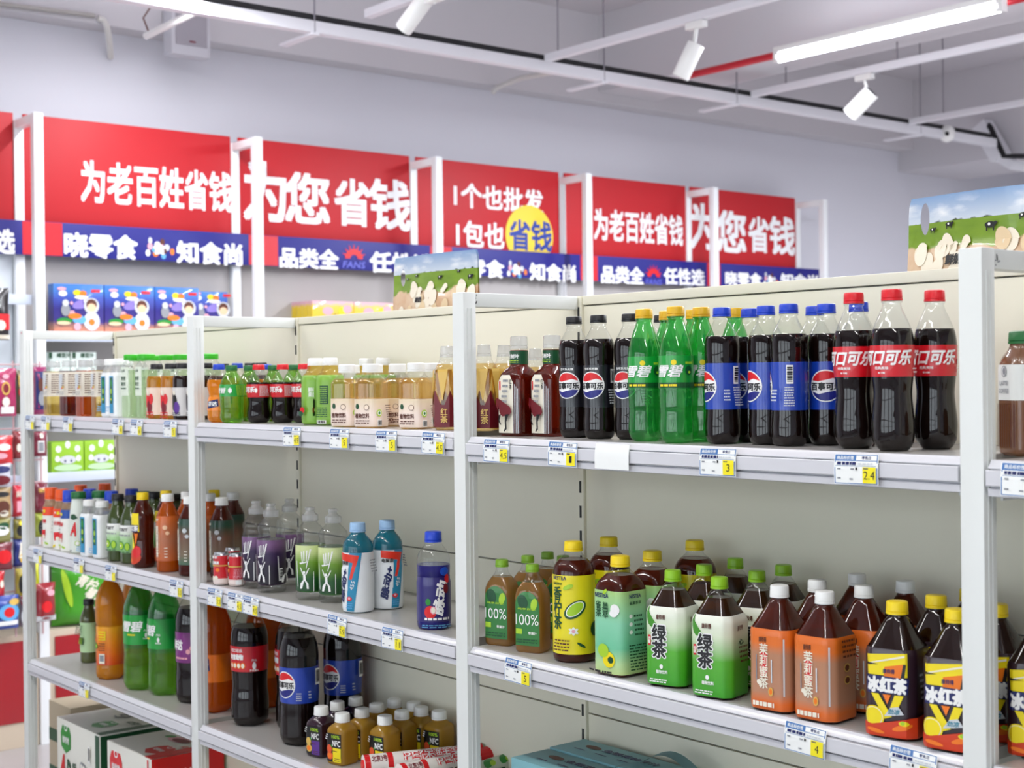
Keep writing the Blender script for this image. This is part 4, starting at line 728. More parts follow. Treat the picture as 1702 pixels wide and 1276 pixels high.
# ---- far bay, middle shelf
row('yog_orange', 'ZA2', 'orange-capped yoghurts', 'yoghurt drink with orange cap', ('the far post', ''), [(86.5, 910, b_, 10), (104, 914, b_, 30)], [(134, 806, t_), (174, 803.5, t_)])
row('yog_blue', 'ZA2', 'blue-capped yoghurts', 'yoghurt drink with blue cap', ('the far post', ''), [(115, .05, y_)], [(150, .11, y_), (186, .12, y_), (220, .2, y_)], names=['blue-capped yoghurt drink tucked behind the second orange-capped one', 'blue-capped yoghurt drink behind the calcium milk bottle', 'blue-capped yoghurt drink behind the second coconut bottle', 'blue-capped yoghurt drink at the back behind the kiwi juices'])
row('calcium', 'ZA2', 'calcium milk bottles', 'milk drink with large red letter', ('', ''), [(131.6, 917, b_, 24)], [(166, .1, y_), (239, .19, y_)], names=['milk drink with large red letter A and green cap', 'green-capped milk drink behind the two coconut bottles', 'green-capped milk drink at the back behind the small iced tea'])
row('coconut', 'ZA2', 'coconut drinks on the middle shelf', 'coconut drink, middle shelf', ('the milk drinks', ''), [(150, 926, b_, 6), (171, 928.5, b_, 6)])
row('kiwi', 'ZA2', 'kiwi juices', 'dark kiwi juice with black cap', ('the coconut drinks', ''), [(197, 933, b_, 4), (219, 937, b_, 4)], [(257, .16, y_), (292, .17, y_)])
put('icedtea_small', 'ZA2', 238.7, 944, b_, 6, 'small iced tea with yellow cap, front row beside kiwi juice', 'small iced teas')
put('icedtea_small', 'ZA2', 277, .12, y_, 6, 'small iced tea with yellow cap, behind the orange jasmine tea', 'small iced teas')
put('jasmine_orange', 'ZA2', 280, 951, b_, 20, 'small orange jasmine tea in front, white cap', 'small jasmine teas')
put('jasmine_green', 'ZA2', 317, 958, b_, 10, 'jasmine tea with dark green label, partly behind the inner post', 'small jasmine teas')
put('jasmine_orange', 'ZA2', 312, .13, y_, 0, 'orange jasmine tea at the back by the inner post', 'small jasmine teas')
# ---- far bay, lower shelf
put('kiwi_small', 'ZA3', 148.8, 1102, b_, -6, 'small dark green juice with pale label, standing alone', 'green juice')
put('oj', 'ZA3', 184, 1130, b_, 20, 'large orange juice bottle beside the small green juice', 'large orange juices')
put('oj', 'ZA3', 226, .215, y_, 0, 'large orange juice bottle behind the big green lemonades', 'large orange juices')
put('sprite2l', 'ZA3', 234, 1148, b_, 30, 'two-litre green lemonade next to the orange juice', 'two-litre lemonades')
put('sprite2l', 'ZA3', 275, 1157, b_, -10, 'two-litre green lemonade in front of the other big lemonade', 'two-litre lemonades')
put('grape2l', 'ZA3', 322, 1170, b_, 20, 'dark grape soda with purple label by the inner post', 'grape soda')

# ------------------------------------------------------------------ price tags on the rails
TAGB = M('tag_blue', '#4a78b4', .4); TAGW = M('tag_paper', '#f3f5f2', .35, coat=.3); TAGH = M('tag_header', '#3a69ab', .4); TAGY = M('tag_yellow', '#f4e61e', .35)
def tag_y(v): return -.0032 - .0022 * math.cos(v / .021 * 2.2) - .0035 * max(0, -v / .021) ** 1.5
def price_tag(surf, x, ypx, num, label, blank=False, right='零售店', w=.0375, tilt=0.):
    k, i = surf[:2], int(surf[2]) - 1; z = RAILZ[k][i] - .0105; X = onY(x, ypx, -.004).x
    bm = bmesh.new(); N = 10
    for sgn in (0, .0007):
        rows_ = [[bm.verts.new((u, tag_y(v) + sgn, v)) for u in (-w, -w / 2, 0, w / 2, w)] for v in (-.021 + .042 * j / N for j in range(N + 1))]
        for j in range(N):
            for q in range(4):
                vs = (rows_[j][q], rows_[j][q + 1], rows_[j + 1][q + 1], rows_[j + 1][q]); bm.faces.new(vs if not sgn else vs[::-1])
    o = link('price_tag', mesh_of(bm, 'price_tag', TAGW, True, 60), None, (X, 0, z), 0)
    o.rotation_euler = (0, tilt, 0)
    tag(o, label, 'price tag', 'price tags on the shelf rails')
    if blank: return o
    e = [B(TAGB, -w * .97, w * .97, -.0203, .0203), B(TAGW, -w * .93, w * .93, -.0192, .0115), B(TAGW, 0, w * .93, .0125, .0193), T('商品标价签', TAGW, -.0185, .016, .0052, .029, 0, .02), T(right, NAVY, .0175, .016, .0046, .016, 0, .02), B(TAGB, -w * .93, w * .93, .0045, .005)]
    e += lines(NAVY, -.032, .002, .006, .0105, 1, int(x), .9) + lines(LGREY, .004, .03, .0065, .0095, 1, int(x) + 3, .7)
    for (a, c) in ((-.031, .0005), (-.008, .0005), (-.031, -.0125), (-.01, -.0135)): e.append(B(GREY, a, a + .006, c - .001, c + .001))
    e += [B(BLACK, .0005, .0035, -.001, .003), B(TAGY, .0125, .0345, -.0188, .0035), B(NAVY, .014, .022, .0005, .002)]
    if num: e.append(T(num, BLACK, .0235, -.008, .0115, .0058 * len(num) + .001, .05, .0))
    me = print_mesh('tag_print', e, lambda u, v, eps: (u, tag_y(v) - eps, v), du=.008, step=.00006, base=.0002)
    link('tag_print', me, o); return o
for a in (('AB1', 485, 728, '4.9', 'price tag marked 4.9 below the small colas'), ('AB1', 564, 731, '5', 'price tag marked 5 below the first herbal tea'), ('AB1', 642, 736, '5', 'price tag marked 5 below the middle herbal teas'), ('AB1', 720, 740, '4.5', 'price tag marked 4.5 below the last herbal tea'),
          ('BC1', 825, 747, '4.5', 'price tag marked 4.5 below the horse-label tea'), ('BC1', 935, 751, '1', 'price tag marked 1 below the black-label colas'), ('BC1', 1193, 771, '3', 'price tag marked 3 below the blue-label colas'), ('BC1', 1423, 775, '2.4', 'price tag marked 2.4 below the red-label colas'), ('CD1', 1708, 792, '', 'price tag below the coffee bottle at the frame edge'),
          ('ZA1', 50, 706, '', 'price tag nearest the far end post, upper rail'), ('ZA1', 76, 707, '', 'second price tag from the far end post, upper rail'), ('ZA1', 113, 709, '2', 'price tag marked 2 below the paper-label teas'), ('ZA1', 196, 712, '4', 'price tag below the upper coconut drinks'), ('ZA1', 227, 713, '6', 'price tag below the pale green waters'), ('ZA1', 283, 715, '5', 'price tag below the hawthorn drinks'),
          ('ZA2', 63, 921, '', 'price tag at the far end post, middle rail'), ('ZA2', 131, 938, '', 'price tag below the calcium milk bottle'), ('ZA2', 184, 949, '', 'price tag below the first kiwi juice'), ('ZA2', 293, 975, '3.5', 'price tag marked 3.5 below the orange jasmine tea'),
          ('AB2', 357, 988, '3.5', 'price tag marked 3.5 below the red cans'), ('AB2', 391, 996, '4.5', 'price tag marked 4.5, first below the purple drinks'), ('AB2', 417, 1002, '4.5', 'price tag marked 4.5, second below the purple drinks'), ('AB2', 560, 1036, '5.9', 'price tag marked 5.9 below the green sports drinks'), ('AB2', 652, 1058, '11', 'price tag marked 11 below the vitamin drinks'),
          ('BC2', 861, 1110, '5', 'price tag marked 5 below the apple juice'), ('BC2', 1338, 1228, '4', 'price tag marked 4 below the jasmine teas'), ('BC2', 1517, 1266, '', 'price tag below the iced black teas'), ('ZA3', 140, 1145, '', 'price tag on the lower rail below the small green juice')):
    price_tag(a[0], a[1], a[2], a[3], a[4], tilt=random.uniform(-.03, .03))
price_tag('BC1', 1017, 757, '', 'blank white card hung on the rail below the lemonades', blank=True, w=.041)

# ------------------------------------------------------------------ film rolls, cartons
def face_map(o, ex, ez, n):
    o, ex, ez, n = Vector(o), Vector(ex), Vector(ez), Vector(n)
    return lambda u, v, e: o + ex * u + ez * v + n * e
def roll(p0, p1, z, r, base, prints, label):
    a, b = onz(*p0, z), onz(*p1, z); a.z = b.z = z; d = b - a; L = d.length; ang = math.atan2(d.y, d.x)
    t = thing('wrapping_film_roll', label, 'film roll', (a + b) / 2, ang, 'film rolls on the lower shelf')
    bm = bmesh.new(); add_tube(bm, [(-L / 2, 0, 0), (L / 2, 0, 0)], r, 28); link('film', mesh_of(bm, 'film', base, True, 50), t)
    for s in (-1, 1):
        bm = bmesh.new(); add_tube(bm, [(s * L / 2, 0, 0), (s * (L / 2 + .003), 0, 0)], r * .55, 20); link('core_end', mesh_of(bm, 'core_end', RED if s < 0 else WHITE, True, 50), t)
    link('roll_print', print_mesh('roll_print', prints(L), lambda u, v, e: (u, -(r + e) * math.cos(v / r - .6), (r + e) * math.sin(v / r + .6 - 0) if False else (r + e) * math.sin(.75 + v / r)) if False else (u, -(r + e) * math.cos(.75 + v / r), (r + e) * math.sin(.75 + v / r)), du=.005), t)
ROLLW = M('film_roll_paper', '#e9e2dc', .45)
def pr_red(L): return [B(RED, -L / 2, -L / 2 + .012, -.02, .02), B(RED, -L / 2 + .05, -L / 2 + .062, -.02, .02), T('北京3号', MAROON, -L / 2 + .032, .002, .016, .034, 0, .03), T('PE保鲜袋', RED, -L / 2 + .155, .002, .026, .14, 0, .06), T('PE保鲜袋', WHITE, -L / 2 + .155, .002, .026, .138, 0, .01)] + lines(BROWN, -L / 2 + .07, L / 2 - .05, -.024, -.014, 1, 5) + [B(RED, L / 2 - .045, L / 2, -.02, .02)]
def pr_grn(L): return [E(GRN, -L / 2 + .04 + .05 * k, .004, .018, .010, .4) for k in range(int(L / .05))] + [E(LIME, -L / 2 + .05 + .05 * k, .0, .009, .006, .2) for k in range(int(L / .05))] + lines(DGRN, -L / 2 + .02, L / 2 - .02, -.02, -.012, 1, 2)
zr = ZS['AB3']
roll((604, 1272), (800, 1252.5), zr + .026, .0225, ROLLW, pr_red, 'red and white roll of plastic bags lying by the golden juices')
roll((664, 1285.6), (820, 1255.5), zr + .022, .0205, ROLLW, pr_red, 'red and white roll of plastic bags, second, ending behind the post')
roll((730, 1301.5), (842, 1266), zr + .019, .0185, M('green_roll_paper', '#cfd8c4', .5), pr_grn, 'green vegetable-print film roll nearest the cola bay post')
def carton(lo, hi, mat, label, group, faces=(), top_strip=None, name='carton'):
    lo, hi = Vector(lo), Vector(hi); c = Vector(((lo.x + hi.x) / 2, (lo.y + hi.y) / 2, lo.z)); h = (hi - lo)
    t = thing(name, label, 'carton', c, 0, group)
    b = box('box', mat, (-h.x / 2, -h.y / 2, 0), (h.x / 2, h.y / 2, h.z), t, .0015)
    fr, tp, rt = [], [], []
    for f, els in faces:
        o = {'f': face_map((0, -h.y / 2, h.z / 2), (1, 0, 0), (0, 0, 1), (0, -1, 0)), 't': face_map((0, 0, h.z), (1, 0, 0), (0, 1, 0), (0, 0, 1)), 'r': face_map((h.x / 2, 0, h.z / 2), (0, 1, 0), (0, 0, 1), (1, 0, 0)), 'l': face_map((-h.x / 2, 0, h.z / 2), (0, -1, 0), (0, 0, 1), (-1, 0, 0))}[f]
        link('print', print_mesh('print', els, o, step=.0002, base=.0006), b)
    return t, h
KRAFTW = M('white_carton', '#e3e2d8', .6); AQUA = M('aqua_carton', '#7fb4bd', .5, var=.04); YCART = M('yellow_carton', '#e3c515', .5); BEIGE = M('kraft_carton', '#b3a58c', .7)
def drop(m, u, v, s): return [P(m, (u - .03 * s, v + .012 * s), (u - .02 * s, v + .03 * s), (u + .02 * s, v + .03 * s), (u + .03 * s, v + .012 * s), (u + .028 * s, v - .02 * s), (u, v - .034 * s), (u - .028 * s, v - .02 * s)), E(WHITE, u, v + .026 * s, .009 * s, .008 * s), E(m, u, v + .026 * s, .006 * s, .005 * s)]
BZ = .121
carton((-3.29, .075, BZ), (-2.97, .29, .45), KRAFTW, 'white carton with green ends and letters on the floor deck', 'cartons below the far bay',
       [('f', [B(DGRN, .128, .158, -.16, .16)] + drop(GRN, -.09, .108, 1.3) + [T('娃哈哈', WHITE, -.09, .105, .022, .05, 0, .03), T('A', RED, -.115, .01, .1, .05, .2, .05), T('D', DGRN, -.065, .012, .075, .03, 0, .05), T('钙\n奶', DGRN, -.025, .012, .07, .028, 0, .03)] + [E(GREY, .04 + .018 * math.cos(k), .02 + .03 * math.sin(k), .014) for k in range(6)] + [E(KRAFTW, .04 + .018 * math.cos(k), .02 + .03 * math.sin(k), .009) for k in range(6)] + barcode(.085, .1, .07, .12)),
        ('t', [B(DGRN, .125, .16, -.105, .105), B(DGRN, -.16, -.12, .07, .105)] + drop(GRN, .04, -.04, 1.2) + [T('娃哈哈', WHITE, .04, -.042, .018, .045, 0, .03), T('AD钙奶', DGRN, .09, .03, .03, .06, .3, .03)] + [E(GREY, -.02 + .018 * math.cos(k), .05 + .02 * math.sin(k), .012) for k in range(6)] + [E(KRAFTW, -.02 + .018 * math.cos(k), .05 + .02 * math.sin(k), .008) for k in range(6)]), ('r', [B(DGRN, -.105, .105, -.16, .16)])])
carton((-2.905, .07, BZ), (-2.615, .29, .45), KRAFTW, 'white carton with red emblem beside the green-ended carton', 'cartons below the far bay',
       [('f', drop(RED, -.085, .1, 1.4) + [T('娃哈哈', WHITE, -.085, .098, .022, .055, 0, .03), B(RED, .12, .128, -.16, .16), T('AD', RED, -.05, .0, .07, .08, .1, .05)]),
        ('t', drop(RED, .06, -.045, 1.3) + [T('娃哈哈', WHITE, .06, -.047, .018, .05, 0, .03), E(PINK, .0, .045, .05, .022, .1), E(MAROON, .012, .045, .04, .017, .1), E(GRN, -.055, .045, .02, .012, .4), T('AD钙奶', RED, .1, .02, .025, .05, .3, .03), B(RED, .1, .145, -.11, .11)]), ('r', [B(RED, -.11, .11, .06, .165), T('营养快线', WHITE, 0, .11, .03, .12, 0, .02)])])
carton((-3.52, .14, 0), (-3.345, .33, .455), BEIGE, 'brown carton with green band standing past the shelf end', 'cartons below the far bay', [('f', [B(DGRN, -.087, .087, .1, .14), B(DGRN, -.087, .087, -.02, .02)] + lines(GREY, -.07, .07, -.12, -.05, 4, 3)), ('t', [B(DGRN, -.087, .087, .05, .095)])])
carton((-2.19, .1, BZ), (-1.93, .29, .47), YCART, 'yellow carton on the floor deck behind the shelf post', 'cartons below the sports bay', [('f', [T('口渴', BLACK, .0, .08, .05, .12, 0, .03)]), ('t', [B(WINE, -.13, .13, .06, .095)])])
carton((-1.92, .06, BZ), (-1.6, .29, .45), BEIGE, 'brown carton below the two-litre colas', 'cartons below the sports bay', [('f', lines(BROWN, -.1, .1, .05, .12, 3, 4))])
zb = ZS['BC3']
for k, (y0, y1, lab) in enumerate(((.183, .276, 'aqua juice carton with paper handle against the back panel'), (.086, .180, 'aqua juice carton with paper handle nearer the shelf edge'))):
    t, h = carton((-1.078, y0, zb), (-.70, y1, .762 - .003 * k), AQUA, lab, 'aqua juice cartons', [('t', [E(BROWN, -.125, .012, .022, .010, -.1), T('金银花柚子汁', NAVY, -.02, .012, .018, .15, 0, .04), B(NAVY, -.15, -.12, -.018, -.014), B(NAVY, -.09, -.06, -.018, -.014), B(NAVY, -.03, .015, -.018, -.014)]), ('f', [E(ORG, -.13, .03, .018, .016), E(GOLD, -.13, .03, .012, .010), T('柚子汁', NAVY, -.02, .0, .03, .09, 0, .03)])])
    bm = bmesh.new(); pts = [Vector((.02 + .15 * s, 0, h.z + .030 * math.sin(math.pi * s) + .001)) for s in (j / 12 for j in range(13))]
    A = [bm.verts.new(p + Vector((0, -.012, 0))) for p in pts]; Bv = [bm.verts.new(p + Vector((0, .012, .004))) for p in pts]
    for j in range(12): bm.faces.new((A[j], A[j + 1], Bv[j + 1], Bv[j]))
    bmesh.ops.solidify(bm, geom=bm.faces[:], thickness=.0015); link('carton_handle', mesh_of(bm, 'carton_handle', M('aqua_handle', '#9cc3c6', .45), True), t)

# ------------------------------------------------------------------ bags with a printed meadow, standing on the rear shelf
def bag_shape(name, w, h, hole, mat, puff, rows_=18, cols=20):
    cu = bpy.data.curves.new('outline', 'CURVE'); cu.dimensions = '2D'; cu.fill_mode = 'BOTH'
    def spl(pts):
        s = cu.splines.new('POLY'); s.points.add(len(pts) - 1); s.use_cyclic_u = True
        for q, p in zip(s.points, pts): q.co = (p[0], p[1], 0, 1)
    spl([(-w / 2, 0), (w / 2, 0), (w / 2 * .97, h * .9), (w / 2 * .96, h - .012), (w / 2 * .93, h), (-w / 2 * .93, h), (-w / 2 * .96, h - .012), (-w / 2 * .97, h * .9)])
    if hole: spl([(hole[0] + hole[2] * math.cos(a), hole[1] + hole[3] * math.sin(a)) for a in (2 * math.pi * k / 24 for k in range(24))])
    o = bpy.data.objects.new('outline', cu); COL.objects.link(o)
    me = bpy.data.meshes.new_from_object(o.evaluated_get(bpy.context.evaluated_depsgraph_get())); bpy.data.objects.remove(o)
    bm = bmesh.new(); bm.from_mesh(me)
    for k in range(1, cols): bmesh.ops.bisect_plane(bm, geom=bm.verts[:] + bm.edges[:] + bm.faces[:], plane_co=(-w / 2 + w * k / cols, 0, 0), plane_no=(1, 0, 0), dist=1e-6)
    for k in range(1, rows_): bmesh.ops.bisect_plane(bm, geom=bm.verts[:] + bm.edges[:] + bm.faces[:], plane_co=(0, h * k / rows_, 0), plane_no=(0, 1, 0), dist=1e-6)
    bmesh.ops.remove_doubles(bm, verts=bm.verts, dist=1e-5)
    rim = {v for e in bm.edges if len(e.link_faces) == 1 for v in e.verts}; rim = {id(v) for v in rim}
    g = bmesh.ops.duplicate(bm, geom=bm.verts[:] + bm.edges[:] + bm.faces[:])
    back = {v for v in g['geom'] if isinstance(v, bmesh.types.BMVert)}
    for v in bm.verts:
        x, z = v.co.x, v.co.y
        a = max(0, 1 - (2 * x / w) ** 2) * max(0, 1 - (max(0, z / h - .12) / .62) ** 2 if z < h * .72 else 0)
        y = .002 + puff * a ** .6 + .004 * math.sin(9 * x / w + 3) * (z / h) ** 2
        wv = .006 * math.sin(6 * x / w + 1) * (z / h)
        v.co = Vector((x, (y if v in back else -y) * .5 - wv, z))
    bm.normal_update(); return mesh_of(bm, name, mat, True, 60)
def meadow(name, h, hz, gz):
    m = bpy.data.materials.new(name); m.use_nodes = True; nt = m.node_tree; b = nt.nodes['Principled BSDF']; b.inputs['Roughness'].default_value = .3; b.inputs['Coat Weight'].default_value = .3
    tc = nt.nodes.new('ShaderNodeTexCoord'); sx = nt.nodes.new('ShaderNodeSeparateXYZ'); nt.links.new(tc.outputs['Object'], sx.inputs[0])
    def noise(sc_, det, st):
        mp = nt.nodes.new('ShaderNodeMapping'); mp.inputs['Scale'].default_value = st; nt.links.new(tc.outputs['Object'], mp.inputs[0])
        n = nt.nodes.new('ShaderNodeTexNoise'); n.inputs['Scale'].default_value = sc_; n.inputs['Detail'].default_value = det; nt.links.new(mp.outputs[0], n.inputs[0]); return n.outputs['Fac']
    def ma(op, a, bb):
        n = nt.nodes.new('ShaderNodeMath'); n.operation = op
        for i, v in enumerate((a, bb)):
            if isinstance(v, (int, float)): n.inputs[i].default_value = v
            else: nt.links.new(v, n.inputs[i])
        return n.outputs[0]
    def mixc(f, a, bb):
        n = nt.nodes.new('ShaderNodeMix'); n.data_type = 'RGBA'; nt.links.new(f, n.inputs[0])
        for i, v in ((6, a), (7, bb)):
            if isinstance(v, str): n.inputs[i].default_value = hx(v)
            else: nt.links.new(v, n.inputs[i])
        return n.outputs[2]
    def step(v, lo, hi):
        n = nt.nodes.new('ShaderNodeMapRange'); n.inputs['From Min'].default_value = lo; n.inputs['From Max'].default_value = hi; nt.links.new(v, n.inputs[0]); return n.outputs[0]
    z = sx.outputs['Z']
    sky = mixc(step(z, hz, h), '#c9d3df', '#7f9fc8')
    cloud = step(noise(9, 6, (1, 1, 2.6)), .47, .62)
    cl = ma('MULTIPLY', cloud, ma('MULTIPLY', step(z, hz, hz + (h - hz) * .3), step(z, h, h - (h - hz) * .45)))
    sky = mixc(cl, sky, '#f2f3f5')
    grass = mixc(noise(14, 5, (1, 1, 3)), '#55791a', '#8fae34')
    trees = mixc(step(ma('ADD', z, ma('MULTIPLY', noise(40, 3, (1, 1, 1)), .03)), hz + .016, hz + .013), sky, '#28351c')
    c = mixc(step(z, hz + .001, hz), trees, grass)
    bl = mixc(noise(22, 3, (1, 1, 1)), '#b9793f', '#f0e2c6')
    c = mixc(step(ma('ADD', z, ma('MULTIPLY', noise(16, 2, (1, 1, .3)), .07)), gz + .036, gz + .032), c, bl)
    nt.links.new(c, b.inputs['Base Color']); return m
def cow(u, z, s, m=BLACK): return [E(m, u, z, .012 * s, .006 * s), E(m, u + .012 * s, z + .003 * s, .004 * s, .003 * s), E(WHITE, u - .002 * s, z + .001 * s, .003 * s), B(m, u - .009 * s, u - .006 * s, z - .012 * s, z), B(m, u + .006 * s, u + .009 * s, z - .012 * s, z)]
MALLOW = M('marshmallow_print', '#f0e6d2', .45); MALLOW2 = M('marshmallow_shade_print', '#e2c9a2', .45)
def meadow_bag(x0, x1, Y, zt, label, rot, hz, gz, hole, big_, txt):
    w = x1 - x0; z0 = 1.4805; h = zt - z0
    m = meadow('meadow_print', h, hz - z0, gz - z0)
    me = bag_shape('snack_pouch', w, h, hole, m, .045)
    o = link('snack_pouch', me, None, ((x0 + x1) / 2, Y, z0), rot); tag(o, label, 'snack bag', 'meadow snack bags')
    rnd = random.Random(int(w * 1000)); g = gz - z0
    el = []
    for k in range(34):
        u = rnd.uniform(-.46, .46) * w; zz = g - .035 + rnd.uniform(-.05, .045); s = rnd.uniform(.7, 1.4)
        if hole and u < -w * .38: continue
        el.append(E(MALLOW if k % 3 else MALLOW2, u, zz, .011 * s, .016 * s, rnd.uniform(-.5, .5)))
    zc = (hz - z0 + g) / 2 + .004
    for k, (fx, fz, s) in enumerate(((-.18, .012, .9), (.1, .004, 1.2), (.3, .014, .8), (-.3, .006, .7), (.42, .0, 1.3))): el += cow(fx * w, zc + fz, s * big_ * .6)
    el += [T(txt, BLACK, -.12 * w, g - .022, .016 * big_, .03 * big_, .1, .05)]
    if big_ > 1.1: el += [T('棉花糖', RED, -.2 * w, g - .07, .014, .05, 0, .03)]
    link('bag_print', print_mesh('bag_print', el, step=.00005, base=.0004, du=.008, mapper=lambda u, v, e: (u, -(.001 + .0225 * (max(0, 1 - (2 * u / w) ** 2) * max(0, 1 - (max(0, v / h - .12) / .62) ** 2 if v < h * .72 else 0)) ** .6 + .002 * math.sin(9 * u / w + 3) * (v / h) ** 2) - .006 * math.sin(6 * u / w + 1) * (v / h) - e - .001, v)), o)
q0, q1 = onY(655, 430, .42), onY(787, 415, .42)
meadow_bag(q0.x, q1.x + .008, .42, q1.z + .002, 'meadow-print snack bag behind the sports drinks bay', R(3), onY(720, 452, .42).z, onY(720, 482, .42).z, (-.125, .255, .010, .022), .9, '鲜奶')
q0, q1 = onY(1501, 322, .42), onY(1760, 303, .42)
meadow_bag(q0.x, q1.x, .42, q1.z + .003, 'larger meadow-print snack bag with handle hole behind the red-label colas', R(-2), onY(1600, 365, .42).z, onY(1600, 408, .42).z, (-.105, .262, .0095, .027), 1.15, '鲜奶')

# ------------------------------------------------------------------ wall shelving with red signs
YB_ = [-.42, .60, 1.62, 2.64, 3.655, 4.667, 5.684]; XF, XBK = -4.73, -4.96
WPAN = M('wall_unit_panel', '#a9a4a2', .6); REDP = M('cabinet_red', '#9c0c18', .35, coat=.2); OAK = M('plinth_beige', '#c9b9a4', .55); PALE = M('pale_shelf_panel', '#dfe6ec', .45)
SIGNR = M('sign_red', '#bb0d1a', .55); SIGNB = M('sign_blue', '#15167c', .5); WSTEEL = M('wall_unit_white_steel', '#eef1f2', .4)
SHELVES = {0: (1.84, 1.40, 1.10, .78), 1: (1.69, 1.43, 1.105, .78), 2: (1.69, 1.40, 1.105, .78), 3: (1.69, 1.40, 1.105, .78), 4: (1.69, 1.40, 1.105, .78), 5: (1.69, 1.40, 1.105, .78)}
WL = ['wall shelving bay at the frame edge behind the hanging snacks', 'wall shelving bay holding the blue space-picture boxes', 'wall shelving bay under the first big-lettered red sign', 'wall shelving bay under the sign with the yellow disc', 'wall shelving bay under the second six-character red sign', 'last wall shelving bay, under the farthest red sign']
def ym(x, y, X=-5.03): return onX(x, y, X)
for i in range(6):
    y0, y1 = YB_[i], YB_[i + 1]; g = thing('wall_shelf_unit', WL[i], 'shelf unit', (XBK, y0, 0), 0, 'wall shelving bays'); D = XF - XBK; W_ = y1 - y0
    def fr(yy):
        box('front_post', WSTEEL, (D - .04, yy - .02, 0), (D, yy + .02, 2.592), g); box('rear_post', WSTEEL, (-.03, yy - .02, 0), (.012, yy + .02, 2.592), g); box('top_bar', WSTEEL, (.012, yy - .018, 2.555), (D - .04, yy + .018, 2.591), g)
    fr(0.)
    if i == 5: fr(W_)
    box('back_panel', PALE if i == 0 else WPAN, (-.035, .022, .46), (-.02, W_ - .022, 2.6), g)
    for z in SHELVES[i]:
        s = box('shelf_board', WSTEEL, (-.02, .024, z - .02), (D - .045, W_ - .024, z), g); box('price_rail', M('rail_pale_blue', '#cdd6e6', .4), (D - .044, .024, z - .035), (D - .03, W_ - .024, z + .006), s)
    c = box('base_cabinet', OAK, (-.02, .024, .0), (D - .012, W_ - .024, .46), g); box('cabinet_front', REDP, (D - .012, .045, .105), (D - .004, W_ - .045, .435), c)
def px_text(s, mat, x0, y0, x1, y1, X, bold=.04, hk=1.):
    a, b = onX(x0, (y0 + y1) / 2, X), onX(x1, (y0 + y1) / 2, X); c = onX((x0 + x1) / 2, (y0 + y1) / 2, X)
    dz = onX((x0 + x1) / 2, y0, X).z - onX((x0 + x1) / 2, y1, X).z
    return T(s, mat, (a.y + b.y) / 2, c.z, dz * hk, b.y - a.y, 0, bold)
XS = XBK + .002
SM = lambda u, v, e: (XS + e, u, v)
def sign(i, label, els):
    o = box('sign_board', SIGNR, (XS - .012, YB_[i] + .021, 2.150), (XS, YB_[i + 1] - .021, 2.622)); tag(o, label, 'sign', 'red shop signs')
    if els: link('sign_lettering', print_mesh('sign_lettering', els, SM, step=.0004, base=.001), o)
WHT = M('sign_white', '#f6f7f8', .45)
sign(0, 'red sign cut off by the frame edge, above the hanging snacks', [])
sign(1, 'red sign with six white characters above the space boxes', [px_text('为老百姓省钱', WHT, 134, 276, 386, 345, XS, .032)])
sign(2, 'red sign with four large characters, first of two such', [px_text('为', WHT, 404, 268, 476, 368, XS, .032), px_text('您', WHT, 472, 287, 548, 372, XS, .032), px_text('省', WHT, 555, 297, 616, 376, XS, .032), px_text('钱', WHT, 614, 298, 682, 383, XS, .032)])
cc = onX(880, 392, XS); rr = (onX(920, 392, XS).y - onX(841, 392, XS).y) / 2
sign(3, 'red sign with two lines of text and a yellow disc', [px_text('1个也批发', WHT, 754, 309, 903, 350, XS, .032), px_text('1包也', WHT, 758, 368, 838, 412, XS, .032), E(M('sign_yellow', '#f2d23c', .4), cc.y, cc.z, rr, rr * .98, n=48), px_text('省钱', M('sign_ink_blue', '#1c3c9a', .4), 846, 366, 917, 417, XS, .03)])
sign(4, 'red sign with six white characters, farther along the wall', [px_text('为老百姓省钱', WHT, 987, 352, 1135, 404, XS, .032)])
sign(5, 'last red sign with four large characters, at the wall end', [px_text('为', WHT, 1146, 338, 1192, 415, XS, .032), px_text('您', WHT, 1190, 350, 1240, 420, XS, .032), px_text('省', WHT, 1243, 360, 1278, 420, XS, .032), px_text('钱', WHT, 1278, 360, 1321, 424, XS, .032)])
XV = XBK + .047
VM = lambda u, v, e: (XV + e, u, v)
def emb(x, y):
    c = onX(x, y, XV); s = .055; rnd = random.Random(x)
    return [E([WHT, ORG, LGREY, PINK, SKY, BROWN][k % 6], c.y + s * 1.3 * math.cos(k * 2.4) * (k / 14), c.z + s * .8 * math.sin(k * 2.4) * (k / 14), .018 - .0006 * k, .015) for k in range(14, 0, -1)] + [T('食', WHT, c.y, c.z, .05, .06, 0, .06)]
def sun(x, y):
    c = onX(x, y, XV); o = []
    for k in range(7):
        a = R(20 + 140 * k / 6); o.append(P(RED, (c.y + .05 * math.cos(a - .1), c.z + .05 * math.sin(a - .1)), (c.y + .075 * math.cos(a), c.z + .075 * math.sin(a)), (c.y + .05 * math.cos(a + .1), c.z + .05 * math.sin(a + .1))))
    pts = [(c.y + .052 * math.cos(R(a)), c.z + .048 * math.sin(R(a))) for a in range(0, 181, 15)] + [(c.y + .022 * math.cos(R(a)), c.z + .02 * math.sin(R(a))) for a in range(180, -1, -15)]
    return o + [('p', RED, pts), T('FANS', M('sign_pale_blue', '#5a5fc4', .4), c.y, c.z - .03, .034, .13, .2, .03)]
BPX = [-420, 71, 438, 733, 979, 1186, 1372]; BH = [34, 33, 24, 18, 14, 11, 9]
